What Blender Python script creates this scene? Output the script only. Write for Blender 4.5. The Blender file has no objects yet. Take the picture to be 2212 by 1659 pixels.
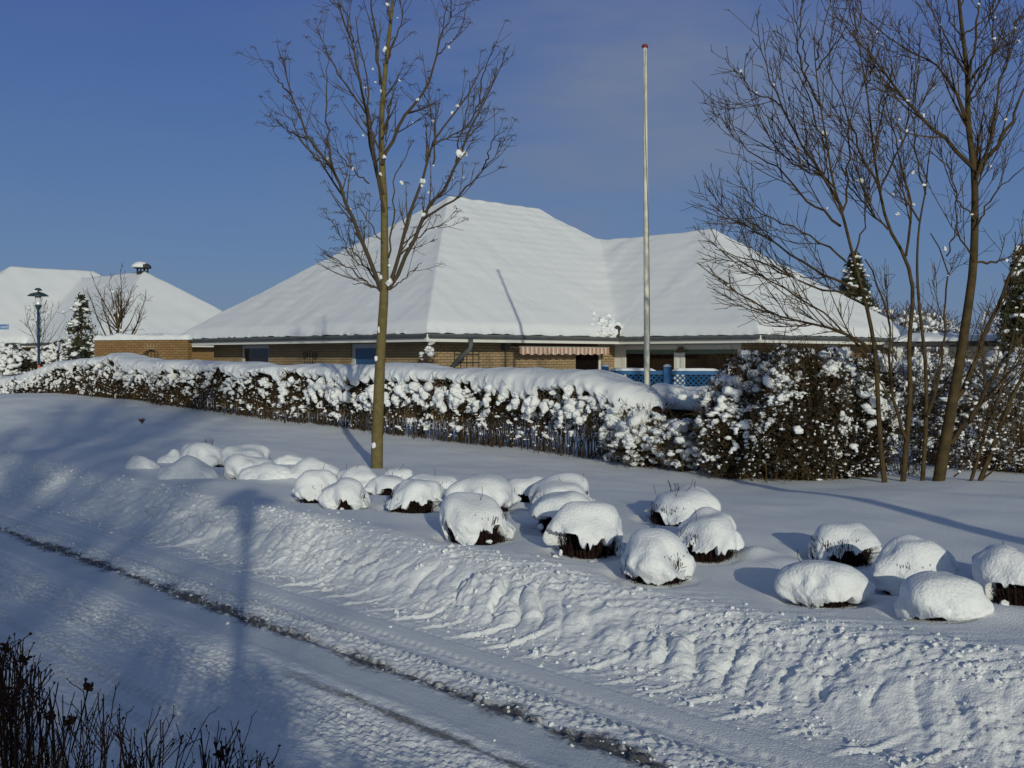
import bpy, math, random
import numpy as np
from mathutils import Vector

R_ = math.radians
scene = bpy.context.scene
COL = scene.collection
# ------------------------------------------------------------------ camera
F, CX, CY, EYE = 2300.0, 1106.0, 829.5, 1.8
PITCH = math.atan(59.5 / F)
cam_d = bpy.data.cameras.new('camera')
cam = bpy.data.objects.new('camera', cam_d)
COL.objects.link(cam)
cam.location = (0, 0, EYE)
cam.rotation_euler = (math.pi / 2 - PITCH, 0, 0)
cam_d.sensor_width = 36
cam_d.lens = 36 * F / 2212
cam_d.clip_start = .1
cam_d.clip_end = 3000
scene.camera = cam
# ------------------------------------------------------------------ sky, sun, exposure
SUN_EL, SUN_AZ = 14.0, 13.2          # low winter sun behind the camera, a little to the right
world = bpy.data.worlds.new('World')
scene.world = world
world.use_nodes = True
wn, wl = world.node_tree.nodes, world.node_tree.links
bg = wn['Background']
sky = wn.new('ShaderNodeTexSky')
sky.sky_type = 'NISHITA'
sky.sun_disc = False
sky.sun_elevation = R_(SUN_EL)
sky.sun_rotation = R_(180 - SUN_AZ)
sky.air_density = 1.25
sky.dust_density = .35
sky.ozone_density = 3.0
tc = wn.new('ShaderNodeTexCoord')
mp = wn.new('ShaderNodeMapping')
mp.inputs['Scale'].default_value = (1.3, 1.3, 5.0)
mp.inputs['Rotation'].default_value = (0, R_(8), R_(20))
nz = wn.new('ShaderNodeTexNoise')
nz.inputs['Scale'].default_value = 1.7
nz.inputs['Detail'].default_value = 5
nz.inputs['Roughness'].default_value = .55
cr = wn.new('ShaderNodeValToRGB')
cr.color_ramp.elements[0].position = .36
cr.color_ramp.elements[1].position = .66
cr.color_ramp.elements[1].color = (.85, .85, .85, 1)
mx = wn.new('ShaderNodeMix')
mx.data_type = 'RGBA'
mx.inputs[7].default_value = (2.2, 2.75, 3.9, 1)
wl.new(tc.outputs['Generated'], mp.inputs[0])
wl.new(mp.outputs[0], nz.inputs['Vector'])
wl.new(nz.outputs[0], cr.inputs[0])
# a thin bank of cloud in the upper right of the view
cm = wn.new('ShaderNodeVectorMath'); cm.operation = 'MULTIPLY'; cm.inputs[1].default_value = (1, 1, 1.7)
cd_ = wn.new('ShaderNodeVectorMath'); cd_.operation = 'DISTANCE'; cd_.inputs[1].default_value = (.11, .96, .24 * 1.7)
cf = wn.new('ShaderNodeMapRange'); cf.interpolation_type = 'SMOOTHSTEP'
for k_, v_ in ((1, .42), (2, .02), (3, .12), (4, 1.0)): cf.inputs[k_].default_value = v_
cx_ = wn.new('ShaderNodeMath'); cx_.operation = 'MULTIPLY'
wl.new(tc.outputs['Generated'], cm.inputs[0]); wl.new(cm.outputs[0], cd_.inputs[0]); wl.new(cd_.outputs['Value'], cf.inputs[0])
wl.new(cf.outputs[0], cx_.inputs[0]); wl.new(cr.outputs[0], cx_.inputs[1]); wl.new(cx_.outputs[0], mx.inputs[0])
sep = wn.new('ShaderNodeSeparateXYZ')
grd = wn.new('ShaderNodeValToRGB')              # clear winter air: deeper blue upward
for k_, (ps_, c_) in enumerate(((0, (1.30, 2.45, 4.5)), (.10, (.95, 2.0, 4.6)), (.32, (.42, 1.04, 3.9)), (1, (1.3, 2.2, 4.2)))):
    e_ = grd.color_ramp.elements[k_] if k_ < 1 else grd.color_ramp.elements.new(ps_)
    e_.position = ps_; e_.color = (*c_, 1)
grd.color_ramp.elements.remove(grd.color_ramp.elements[-1])
gm = wn.new('ShaderNodeMix'); gm.data_type = 'RGBA'; gm.inputs[0].default_value = .8
wl.new(tc.outputs['Generated'], sep.inputs[0])
wl.new(sep.outputs[2], grd.inputs[0])
wl.new(sky.outputs[0], gm.inputs[6]); wl.new(grd.outputs[0], gm.inputs[7])
dt = wn.new('ShaderNodeVectorMath'); dt.operation = 'DOT_PRODUCT'   # the sky is brighter round the sun
dt.inputs[1].default_value = (math.sin(R_(SUN_AZ)), -math.cos(R_(SUN_AZ)), .3)
fr = wn.new('ShaderNodeMapRange')
for k_, v_ in ((1, -.35), (2, .6), (3, .85), (4, .25)): fr.inputs[k_].default_value = v_
wl.new(tc.outputs['Generated'], dt.inputs[0]); wl.new(dt.outputs['Value'], fr.inputs[0]); wl.new(fr.outputs[0], gm.inputs[0])
wl.new(gm.outputs[2], mx.inputs[6])
wl.new(mx.outputs[2], bg.inputs[0])
bg.inputs[1].default_value = .10
sun_d = bpy.data.lights.new('sun', 'SUN')
sun = bpy.data.objects.new('sun', sun_d)
COL.objects.link(sun)
sun_d.energy = 2.7
sun_d.angle = R_(.55)
sun_d.color = (1.0, .965, .77)
ldir = Vector((-math.sin(R_(SUN_AZ)) * math.cos(R_(SUN_EL)), math.cos(R_(SUN_AZ)) * math.cos(R_(SUN_EL)), -math.sin(R_(SUN_EL))))
sun.rotation_euler = ldir.to_track_quat('-Z', 'Y').to_euler()
sun.location = (10, -30, 20)
scene.view_settings.view_transform = 'Standard'
scene.view_settings.look = 'None'
scene.view_settings.exposure = -.33
scene.view_settings.gamma = 1

# ------------------------------------------------------------------ helpers
def ray(px, py):
    x = (px - CX) / F
    yu = -(py - CY) / F
    c, s = math.cos(PITCH), math.sin(PITCH)
    return np.array([x, c + s * yu, -s + c * yu])

def at(px, py, d):                      # point seen at pixel, at forward distance d
    r = ray(px, py)
    return np.array([0, 0, EYE]) + r * (d / r[1])

def atz(px, py, z):                     # point seen at pixel, on height z
    r = ray(px, py)
    return np.array([0, 0, EYE]) + r * ((z - EYE) / r[2])

RS = np.array([.6820, -.7314])          # road direction (towards near right)
RQ = np.array([.7314, .6820])           # across the road, away from the camera
ROAD_ROT = math.atan2(RS[1], RS[0])
def sq(x, y): return x * RS[0] + y * RS[1], x * RQ[0] + y * RQ[1]
def xy(s, q): return s * RS[0] + q * RQ[0], s * RS[1] + q * RQ[1]

def _h(ix, iy, iz, seed):
    n = (ix * 374761393 + iy * 668265263 + iz * 2147483647 * 3 + seed * 974711) & 0xffffffff
    n = ((n ^ (n >> 13)) * 1274126177) & 0xffffffff
    n = ((n ^ (n >> 16)) * 2246822519) & 0xffffffff
    return ((n ^ (n >> 15)) & 0xffffff) / float(0xffffff)

def vn3(x, y, z, seed=0):               # value noise, -1..1
    x, y, z = np.broadcast_arrays(np.asarray(x, float), np.asarray(y, float), np.asarray(z, float))
    ix, iy, iz = np.floor(x).astype(np.int64), np.floor(y).astype(np.int64), np.floor(z).astype(np.int64)
    fx, fy, fz = x - ix, y - iy, z - iz
    ux, uy, uz = [f * f * f * (f * (f * 6 - 15) + 10) for f in (fx, fy, fz)]
    r = 0
    for a in (0, 1):
        for b in (0, 1):
            for c in (0, 1):
                w = (ux if a else 1 - ux) * (uy if b else 1 - uy) * (uz if c else 1 - uz)
                r = r + w * _h(ix + a, iy + b, iz + c, seed)
    return r * 2 - 1

def vn2(x, y, seed=0):
    x, y = np.broadcast_arrays(np.asarray(x, float), np.asarray(y, float))
    ix, iy = np.floor(x).astype(np.int64), np.floor(y).astype(np.int64)
    fx, fy = x - ix, y - iy
    ux, uy = [f * f * f * (f * (f * 6 - 15) + 10) for f in (fx, fy)]
    r = 0
    for a in (0, 1):
        for b in (0, 1):
            r = r + (ux if a else 1 - ux) * (uy if b else 1 - uy) * _h(ix + a, iy + b, ix * 0, seed)
    return r * 2 - 1

def fbm2(x, y, seed=0, o=4, g=.5):
    r, a = 0, 1.0
    for i in range(o):
        r = r + a * vn2(x * 2 ** i + 17 * i, y * 2 ** i - 9 * i, seed + i)
        a *= g
    return r

def worley(x, y, seed=0):               # distance to nearest cell point, and its id
    ix, iy = np.floor(x).astype(np.int64), np.floor(y).astype(np.int64)
    best = np.full(x.shape, 9.0)
    bid = np.zeros(x.shape)
    for a in (-1, 0, 1):
        for b in (-1, 0, 1):
            cx, cy = ix + a, iy + b
            px_ = cx + _h(cx, cy, cx * 0, seed)
            py_ = cy + _h(cx, cy, cx * 0, seed + 5)
            d = np.hypot(px_ - x, py_ - y)
            m = d < best
            best = np.where(m, d, best)
            bid = np.where(m, _h(cx, cy, cx * 0, seed + 9), bid)
    return best, bid

def sstep(a, b, x):
    t = np.clip((x - a) / (b - a), 0, 1)
    return t * t * (3 - 2 * t)

class MB:                               # collects arrays of verts / quads / tris, builds one mesh object
    def __init__(s): s.v, s.q, s.t, s.n = [], [], [], 0
    def add(s, v, q=None, t=None):
        v = np.asarray(v, float).reshape(-1, 3)
        if q is not None and len(q): s.q.append(np.asarray(q, np.int64).reshape(-1, 4) + s.n)
        if t is not None and len(t): s.t.append(np.asarray(t, np.int64).reshape(-1, 3) + s.n)
        s.v.append(v)
        s.n += len(v)
        return s
    def box(s, a, b):
        (x0, y0, z0), (x1, y1, z1) = a, b
        v = [(x0, y0, z0), (x1, y0, z0), (x1, y1, z0), (x0, y1, z0), (x0, y0, z1), (x1, y0, z1), (x1, y1, z1), (x0, y1, z1)]
        return s.add(v, [(0, 3, 2, 1), (4, 5, 6, 7), (0, 1, 5, 4), (1, 2, 6, 5), (2, 3, 7, 6), (3, 0, 4, 7)])
    def tubes(s, P, R, k=3, cap=True):
        P = np.asarray(P, float)
        if P.ndim == 2: P = P[None]
        R = np.broadcast_to(np.asarray(R, float), P.shape[:2])
        N, m, _ = P.shape
        T = np.gradient(P, axis=1)
        T /= np.linalg.norm(T, axis=2, keepdims=True) + 1e-9
        ref = np.where(np.abs(T[:, :1, 2:3]) < .9, np.array([[[0, 0, 1.]]]), np.array([[[1., 0, 0]]]))
        U = np.cross(T, np.broadcast_to(ref, T.shape))
        U /= np.linalg.norm(U, axis=2, keepdims=True) + 1e-9
        W = np.cross(T, U)
        a = np.arange(k) * 2 * math.pi / k
        V = P[:, :, None] + R[:, :, None, None] * (np.cos(a)[None, None, :, None] * U[:, :, None] + np.sin(a)[None, None, :, None] * W[:, :, None])
        i = np.arange(N)[:, None, None] * m * k + np.arange(m - 1)[None, :, None] * k
        j = np.arange(k)[None, None, :]
        j2 = (j + 1) % k
        Q = np.stack([i + j, i + j2, i + k + j2, i + k + j], -1)
        s.add(V, Q)
        if cap and k == 3:
            b = s.n - N * m * k
            e = (np.arange(N) * m * k)[:, None]
            s.t.append(np.concatenate([e + np.array([[2, 1, 0]]), e + (m - 1) * k + np.array([[0, 1, 2]])]) + b)
        elif cap:
            b = s.n - N * m * k
            for n in range(N):
                for base in (0, (m - 1) * k):
                    o = b + n * m * k + base
                    s.t.append(np.array([[o, o + q_, o + q_ + 1] for q_ in range(1, k - 1)]))
        return s
    def lathe(s, prof, c=(0, 0, 0), k=24):
        prof = np.asarray(prof, float)
        a = np.arange(k) * 2 * math.pi / k
        V = np.stack([c[0] + prof[:, :1] * np.cos(a), c[1] + prof[:, :1] * np.sin(a), c[2] + np.repeat(prof[:, 1:], k, 1)], -1)
        m = len(prof)
        i = np.arange(m - 1)[:, None] * k
        j = np.arange(k)[None]
        j2 = (j + 1) % k
        return s.add(V, np.stack([i + j, i + j2, i + k + j2, i + k + j], -1))
    def build(s, name, mat, parent=None, smooth=False, loc=None, rotz=0):
        me = bpy.data.meshes.new(name)
        V = np.concatenate(s.v) if s.v else np.zeros((0, 3))
        me.vertices.add(len(V))
        me.vertices.foreach_set('co', V.astype(np.float32).ravel())
        q = np.concatenate(s.q) if s.q else np.zeros((0, 4), np.int64)
        t = np.concatenate(s.t) if s.t else np.zeros((0, 3), np.int64)
        me.loops.add(q.size + t.size)
        me.loops.foreach_set('vertex_index', np.concatenate([q.ravel(), t.ravel()]).astype(np.int32))
        me.polygons.add(len(q) + len(t))
        st = np.concatenate([np.arange(len(q)) * 4, q.size + np.arange(len(t)) * 3]).astype(np.int32)
        me.polygons.foreach_set('loop_start', st)
        me.polygons.foreach_set('use_smooth', np.full(len(q) + len(t), smooth))
        me.update(calc_edges=True)
        me.validate()
        if mat: me.materials.append(mat)
        o = bpy.data.objects.new(name, me)
        COL.objects.link(o)
        if parent: o.parent = parent
        if loc is not None: o.location = loc
        if rotz: o.rotation_euler = (0, 0, rotz)
        return o

def ico(n):
    t = (1 + 5 ** .5) / 2
    v = [(-1, t, 0), (1, t, 0), (-1, -t, 0), (1, -t, 0), (0, -1, t), (0, 1, t), (0, -1, -t), (0, 1, -t), (t, 0, -1), (t, 0, 1), (-t, 0, -1), (-t, 0, 1)]
    f = [(0, 11, 5), (0, 5, 1), (0, 1, 7), (0, 7, 10), (0, 10, 11), (1, 5, 9), (5, 11, 4), (11, 10, 2), (10, 7, 6), (7, 1, 8), (3, 9, 4), (3, 4, 2), (3, 2, 6), (3, 6, 8), (3, 8, 9), (4, 9, 5), (2, 4, 11), (6, 2, 10), (8, 6, 7), (9, 8, 1)]
    v = [np.array(p, float) / np.linalg.norm(p) for p in v]
    for _ in range(n):
        c, nf = {}, []
        def mid(a, b):
            k = (min(a, b), max(a, b))
            if k not in c:
                p = v[a] + v[b]
                v.append(p / np.linalg.norm(p))
                c[k] = len(v) - 1
            return c[k]
        for a, b, d in f:
            x, y, z = mid(a, b), mid(b, d), mid(d, a)
            nf += [(a, x, z), (b, y, x), (d, z, y), (x, y, z)]
        f = nf
    return np.array(v), np.array(f)
ICO = {n: ico(n) for n in (1, 2, 3)}

def lumps(mb, C, RAD, rng, lvl=2, rough=.35, freq=2.2):      # irregular lumps of snow, all in one mesh
    C = np.asarray(C, float).reshape(-1, 3)
    RAD = np.asarray(RAD, float)
    V, T = ICO[lvl]
    N = len(C)
    if RAD.ndim == 1: RAD = np.repeat(RAD[:, None], 3, 1)
    a = rng.uniform(0, 6.283, N)
    ca, sa = np.cos(a)[:, None], np.sin(a)[:, None]
    off = rng.uniform(0, 100, (N, 3))
    v = V[None] * np.ones((N, 1, 1))
    n = vn3(v[..., 0] * freq + off[:, :1], v[..., 1] * freq + off[:, 1:2], v[..., 2] * freq + off[:, 2:3], 3)
    v = v * (1 + rough * n)[..., None] * RAD[:, None]
    x, y = v[..., 0] * ca - v[..., 1] * sa, v[..., 0] * sa + v[..., 1] * ca
    v = np.stack([x, y, v[..., 2]], -1) + C[:, None]
    t = T[None] + (np.arange(N) * len(V))[:, None, None]
    mb.add(v, t=t)

def drooping(mb, C, rad, rng, lvl=1):                # pads of snow sagging off the twigs: a few merged lumps each
    n = len(C)
    off = np.zeros((n, 3))
    dr = rng.normal(0, .6, (n, 2))
    for k in range(4):
        rr = rad * (1, .8, .62, .45)[k] * rng.uniform(.7, 1.15, n)
        RD = np.stack([rr * rng.uniform(.9, 1.7, n), rr * rng.uniform(.7, 1.1, n), rr * rng.uniform(.5, 1.1, n)], 1)
        lumps(mb, C + off, RD, rng, lvl, .55, 1.9)
        off = off + np.stack([dr[:, 0] * rad + rng.normal(0, .35, n) * rad, dr[:, 1] * rad * .4, -rad * rng.uniform(.1, 1.0, n)], 1)

def flecks(mb, C, rng, r0=.006, r1=.018):           # powder caught on single twigs
    n = len(C)
    rr = r0 + (r1 - r0) * rng.uniform(0, 1, n) ** 2
    lumps(mb, C, np.stack([rr * rng.uniform(.8, 2.2, n), rr, rr * rng.uniform(.5, 1.2, n)], 1), rng, 1, .5, 2.0)

def lump_parts(name, C, RAD, rng, parent, lvl=2, rough=.35):     # a few lumps, each a part of its own
    RAD = np.asarray(RAD, float)
    for i, c in enumerate(np.asarray(C, float).reshape(-1, 3)):
        m_ = MB(); lumps(m_, c[None], RAD[i:i + 1], rng, lvl, rough)
        m_.build(name, M['snow'], parent, smooth=True)

def empty(name, loc, label, cat, group=None, rotz=0):
    o = bpy.data.objects.new(name, None)
    COL.objects.link(o)
    o.empty_display_size = .2
    o.location = loc
    o.rotation_euler = (0, 0, rotz)
    return tag(o, label, cat, group)
def tag(o, label, cat, group=None):
    o['label'] = label
    o['category'] = cat
    if group: o['group'] = group
    return o
def struct(o): o['kind'] = 'structure'; return o
def stuff(o): o['kind'] = 'stuff'; return o

# ------------------------------------------------------------------ materials
def mat(name, col, rough=.7, spec=.5, metal=0, noise=0, nscale=8, col2=None, bump=0, bscale=40, coord='Object'):
    m = bpy.data.materials.new(name)
    m.use_nodes = True
    n, l = m.node_tree.nodes, m.node_tree.links
    b = n['Principled BSDF']
    b.inputs['Base Color'].default_value = (*col, 1)
    b.inputs['Roughness'].default_value = rough
    b.inputs['Metallic'].default_value = metal
    b.inputs['Specular IOR Level'].default_value = spec
    t = n.new('ShaderNodeTexCoord')
    if col2:
        z = n.new('ShaderNodeTexNoise')
        z.inputs['Scale'].default_value = nscale
        z.inputs['Detail'].default_value = 5
        r = n.new('ShaderNodeValToRGB')
        r.color_ramp.elements[0].position = .35
        r.color_ramp.elements[1].position = .65
        r.color_ramp.elements[0].color = (*col, 1)
        r.color_ramp.elements[1].color = (*col2, 1)
        l.new(t.outputs[coord], z.inputs['Vector'])
        l.new(z.outputs[0], r.inputs[0])
        l.new(r.outputs[0], b.inputs['Base Color'])
    if bump:
        z2 = n.new('ShaderNodeTexNoise')
        z2.inputs['Scale'].default_value = bscale
        z2.inputs['Detail'].default_value = 6
        bp = n.new('ShaderNodeBump')
        bp.inputs['Strength'].default_value = 1
        bp.inputs['Distance'].default_value = bump
        l.new(t.outputs[coord], z2.inputs['Vector'])
        l.new(z2.outputs[0], bp.inputs['Height'])
        l.new(bp.outputs[0], b.inputs['Normal'])
    return m

SNOWC = (.80, .82, .84)
M = {}
M['snow'] = mat('fresh snow', SNOWC, .75, .2, bump=.010, bscale=55)
M['snow_far'] = mat('roof snow', SNOWC, .75, .2, bump=.01, bscale=20)
M['bark'] = mat('mossy smooth bark', (.115, .095, .035), .85, .2, col2=(.17, .135, .06), nscale=14, bump=.004, bscale=60)
M['bark_dark'] = mat('dark brown bark', (.045, .032, .014), .85, .2, col2=(.085, .058, .025), nscale=10, bump=.004, bscale=60)
M['twig'] = mat('brown twigs', (.055, .036, .018), .85, .15, col2=(.10, .068, .034), nscale=5)
M['twig_dark'] = mat('dark branches', (.045, .030, .016), .85, .15, col2=(.075, .052, .026), nscale=6)
M['twig_tree'] = mat('tree twigs', (.070, .054, .036), .85, .15)
M['twig_red'] = mat('dark dead twigs', (.026, .013, .010), .85, .1, col2=(.014, .009, .008), nscale=9)
M['leaf_dark'] = mat('evergreen leaves', (.016, .016, .007), .7, .3, col2=(.042, .026, .010), nscale=12)
M['needles'] = mat('conifer needles', (.028, .035, .014), .7, .3, col2=(.05, .05, .02), nscale=6)
M['white'] = mat('white painted wood', (.72, .72, .68), .55, .4)
M['gutter'] = mat('grey zinc gutter', (.07, .082, .088), .5, .4, col2=(.10, .11, .115), nscale=4)
M['tile'] = mat('dark roof edge', (.05, .05, .05), .8, .3)
M['glass'] = mat('dark window glass', (.010, .007, .006), .06, .6)
M['glass_blue'] = mat('blue door panel', (.035, .10, .22), .25, .5)
M['blind'] = mat('pale green blind', (.13, .19, .15), .7, .3)
M['frame_blue'] = mat('blue grey window frame', (.50, .55, .58), .5, .4)
M['fence'] = mat('blue painted wood', (.02, .13, .32), .5, .4, col2=(.016, .10, .26), nscale=6)
M['pole'] = mat('weathered fibreglass pole', (.72, .70, .58), .5, .4, col2=(.48, .49, .41), nscale=3.5)
M['red'] = mat('dark red knob', (.20, .012, .012), .4, .5)
M['rope'] = mat('dark halyard rope', (.05, .05, .045), .8)
M['lamp_green'] = mat('dark green painted steel', (.02, .045, .055), .4, .5)
M['lamp_blue'] = mat('dark blue painted steel', (.02, .05, .11), .4, .5)
M['lamp_glass'] = mat('clear lamp cylinder', (.62, .64, .66), .15, .6)
M['orange'] = mat('orange band', (.55, .10, .03), .6)
M['sign'] = mat('blue sign face', (.02, .13, .38), .4, .5)
M['iron'] = mat('dark iron', (.02, .02, .022), .6)
M['leaf_brown'] = mat('dry brown leaf', (.05, .03, .02), .8)
M['wood'] = mat('orange stained wood', (.30, .11, .025), .6, col2=(.2, .07, .02), nscale=5)
M['ornament'] = mat('brown ornament', (.13, .10, .06), .7)

def brick_mat(name, c1, c2, mort):
    m = mat(name, c1, .85, .2)
    n, l = m.node_tree.nodes, m.node_tree.links
    b = n['Principled BSDF']
    t = n.new('ShaderNodeTexCoord')
    sp = n.new('ShaderNodeSeparateXYZ')
    ad = n.new('ShaderNodeMath')
    cb = n.new('ShaderNodeCombineXYZ')
    br = n.new('ShaderNodeTexBrick')
    br.inputs['Scale'].default_value = 1
    br.inputs['Brick Width'].default_value = .24
    br.inputs['Row Height'].default_value = .078
    br.inputs['Mortar Size'].default_value = .009
    br.inputs['Mortar Smooth'].default_value = .2
    br.inputs['Bias'].default_value = -.1
    br.inputs['Color1'].default_value = (*c1, 1)
    br.inputs['Color2'].default_value = (*c2, 1)
    br.inputs['Mortar'].default_value = (*mort, 1)
    bp = n.new('ShaderNodeBump')
    bp.inputs['Distance'].default_value = .008
    l.new(t.outputs['Object'], sp.inputs[0])
    l.new(sp.outputs[0], ad.inputs[0])
    l.new(sp.outputs[1], ad.inputs[1])
    l.new(ad.outputs[0], cb.inputs[0])
    l.new(sp.outputs[2], cb.inputs[1])
    l.new(cb.outputs[0], br.inputs['Vector'])
    l.new(br.outputs['Color'], b.inputs['Base Color'])
    iv = n.new('ShaderNodeMath')
    iv.operation = 'SUBTRACT'
    iv.inputs[0].default_value = 1
    l.new(br.outputs['Fac'], iv.inputs[1])
    l.new(iv.outputs[0], bp.inputs['Height'])
    l.new(bp.outputs[0], b.inputs['Normal'])
    return m
M['brick'] = brick_mat('tan brick', (.38, .28, .165), (.31, .225, .13), (.17, .125, .08))
M['brick2'] = brick_mat('garden wall brick', (.31, .19, .085), (.24, .145, .062), (.10, .065, .035))

def awning_mat():
    m = mat('striped awning cloth', (.5, .4, .36), .8, .2)
    n, l = m.node_tree.nodes, m.node_tree.links
    b = n['Principled BSDF']
    t = n.new('ShaderNodeTexCoord')
    sp = n.new('ShaderNodeSeparateXYZ')
    md = n.new('ShaderNodeMath'); md.operation = 'MULTIPLY'; md.inputs[1].default_value = 1 / .18
    fr = n.new('ShaderNodeMath'); fr.operation = 'FRACT'
    r = n.new('ShaderNodeValToRGB')
    r.color_ramp.interpolation = 'CONSTANT'
    e = r.color_ramp.elements
    e[0].position = 0; e[0].color = (.62, .56, .48, 1)
    e[1].position = .35; e[1].color = (.40, .22, .17, 1)
    k = e.new(.48); k.color = (.55, .42, .34, 1)
    k = e.new(.6); k.color = (.36, .19, .15, 1)
    k = e.new(.85); k.color = (.50, .34, .27, 1)
    l.new(t.outputs['Object'], sp.inputs[0]); l.new(sp.outputs[0], md.inputs[0]); l.new(md.outputs[0], fr.inputs[0])
    l.new(fr.outputs[0], r.inputs[0]); l.new(r.outputs[0], b.inputs['Base Color'])
    return m
M['awning'] = awning_mat()
# ------------------------------------------------------------------ ground shape
# every snow-covered shrub of the verge: centre px, base py, width px, height px, label
SHR = [
 (1030,1168,158,113,.42,'round snow-capped shrub with dark twigs below, in front row left of the widest gap'),
 (1272,1195,168,120,.48,'tall snow-capped shrub with jagged snow drips and an exposed dark red twig base'),
 (1418,1240,182,112,.30,'wide smooth snow-capped shrub nearest the bank in the middle trio of shrubs'),
 (1525,1198,158,108,.36,'boxy snow-capped shrub just behind right of the wide smooth one in the middle trio'),
 (1785,1290,176,107,.28,'round egg-shaped snow-capped shrub at the left front of the right hand cluster'),
 (2030,1338,190,100,.15,'low domed snow-capped shrub nearest the camera, a drift running off its right side'),
 (1820,1205,160,97,.55,'snow-capped shrub with a dark hollow of twigs, back left of the right cluster'),
 (1962,1268,150,122,.22,'tall rounded snow-capped shrub between the egg-shaped and the drifted ones at right'),
 (2200,1312,190,120,.50,'snow-capped shrub cut by the right edge of the photo with bare dark stems below'),
 (2172,1262,120,90,.30,'shaded snow-capped shrub behind the one cut by the right edge'),
 (2018,1222,90,60,.25,'small snow-capped shrub in shade peeping out behind the tall rounded one at right'),
 (1468,1132,172,82,.40,'snow-capped shrub with short twigs poking out of its top behind the middle trio'),
 (1222,1150,165,98,.45,'snow-capped shrub leaning over just behind left of the jagged dripping one'),
 (1212,1100,165,75,.30,'lumpy double-topped snow-capped shrub furthest back above the jagged dripping one'),
 (1130,1078,100,62,.30,'small smooth snow-capped shrub at the back between two clusters'),
 (1040,1108,158,84,.35,'broad snow-capped shrub directly behind the front round one left of the widest gap'),
 (888,1106,130,76,.38,'round snow-capped shrub with a zigzag snow hem, second in the front row'),
 (750,1100,96,68,.45,'small peaked snow-capped shrub with a dark opening at its foot'),
 (690,1084,96,74,.28,'tall narrow snow-capped shrub just left of the small peaked one'),
 (842,1064,88,54,.30,'smooth snow-capped shrub behind left of the one with the zigzag hem'),
 (772,1052,92,52,.28,'low snow-capped shrub at the foot of the street tree, left side'),
 (858,1028,64,28,.15,'tiny snow-capped shrub right beside the street tree trunk'),
 (938,1044,112,32,.15,'flat long snow-capped shrub right of the street tree, mostly buried'),
 (578,1046,104,45,.12,'low left end mound of the long snake-shaped pair of buried shrubs'),
 (672,1044,112,54,.12,'higher right end mound of the long snake-shaped pair of buried shrubs'),
 (546,1038,114,58,.30,'snow-capped shrub with small dark holes at its left foot, before the snake-shaped pair'),
 (532,1004,114,54,.14,'smooth snow-capped shrub with a dark hole low on its left, back row'),
 (628,1004,84,28,.08,'thin crescent of snow over a buried shrub behind the snake-shaped pair'),
 (306,1016,62,34,.05,'leftmost small dome of snow over a buried shrub'),
 (368,1002,54,32,.05,'small soft dome of snow second from the left'),
 (405,1044,116,56,.05,'long drifted mound of snow over a buried shrub beside the leftmost dome'),
 (448,1002,116,54,.25,'snowy shrub with loose twigs sticking out on its left, at the back left'),
]
HS = np.array([-60, -45, -38, -33.5, -26.9, -21.9, -15.8, -11, -7.5, -5.2, 0, 30.])
HZ = np.array([.15, .15, .30, .70, .64, .50, .35, .25, .27, .37, .40, .40])
shr = []
for px, py, w, h, rim, lab in SHR:
    p = atz(px, py, .34)
    d = p[1]
    s_, q_ = sq(p[0], p[1])
    rad = w / 2 / F * d
    c = p[:2] + np.array([p[0], p[1]]) / np.hypot(p[0], p[1]) * rad * .92
    shr.append([c[0], c[1], rad, h / F * d, rim, lab])

def gz(s, q):
    s, q = np.asarray(s, float), np.asarray(q, float)
    zh = np.interp(s, HS, HZ)
    bank = sstep(4.48, 5.38, q + .05 * vn2(s * 1.3, q * 0, 4))
    crest = .32 + .05 * vn2(s * .5, q * 0, 7)
    t = sstep(5.2, 11.0, q)
    z = bank * (crest * (1 - t) + zh * t)
    z = z + bank * (.025 * fbm2(s * .55, q * .7, 11, 3))
    z = z + .10 * np.exp(-((s + 28) / 7) ** 2 - ((q - 9.3) / 1.6) ** 2) * bank
    b = sstep(12.2, 14.5, q)                       # garden behind the hedge
    z = z * (1 - b) + b * (.12 + .05 * fbm2(s * .3, q * .3, 21, 3))
    z = z + .30 * (1 - sstep(1.15, 1.75, q)) + .03 * vn2(s * 2, q * 2, 31) * (1 - sstep(1.2, 2, q))
    x, y = xy(s, q)
    for cx, cy, rad, h, rim, lab in shr:
        dx, dy = x - cx, y - cy
        r2 = (dx * dx + dy * dy) / (rad * rad)
        if rim > .12:
            z = z - .035 * np.exp(-((np.sqrt(r2) - 1.0) / .22) ** 2) * (.6 - .5 * dx / rad / (1 + np.sqrt(r2)))
            z = z - .05 * np.exp(-r2 * 1.2)
        else:
            z = z + .06 * np.exp(-r2 * .9)
    for px, py, a, rr in ((1630, 1188, .075, .16), (1690, 1205, .045, .2), (2110, 1325, .06, .22), (470, 1052, .06, .35)):
        c = atz(px, py, .34)
        z = z + a * np.exp(-((x - c[0]) ** 2 + (y - c[1]) ** 2) / (rr * rr))
    return z

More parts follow.
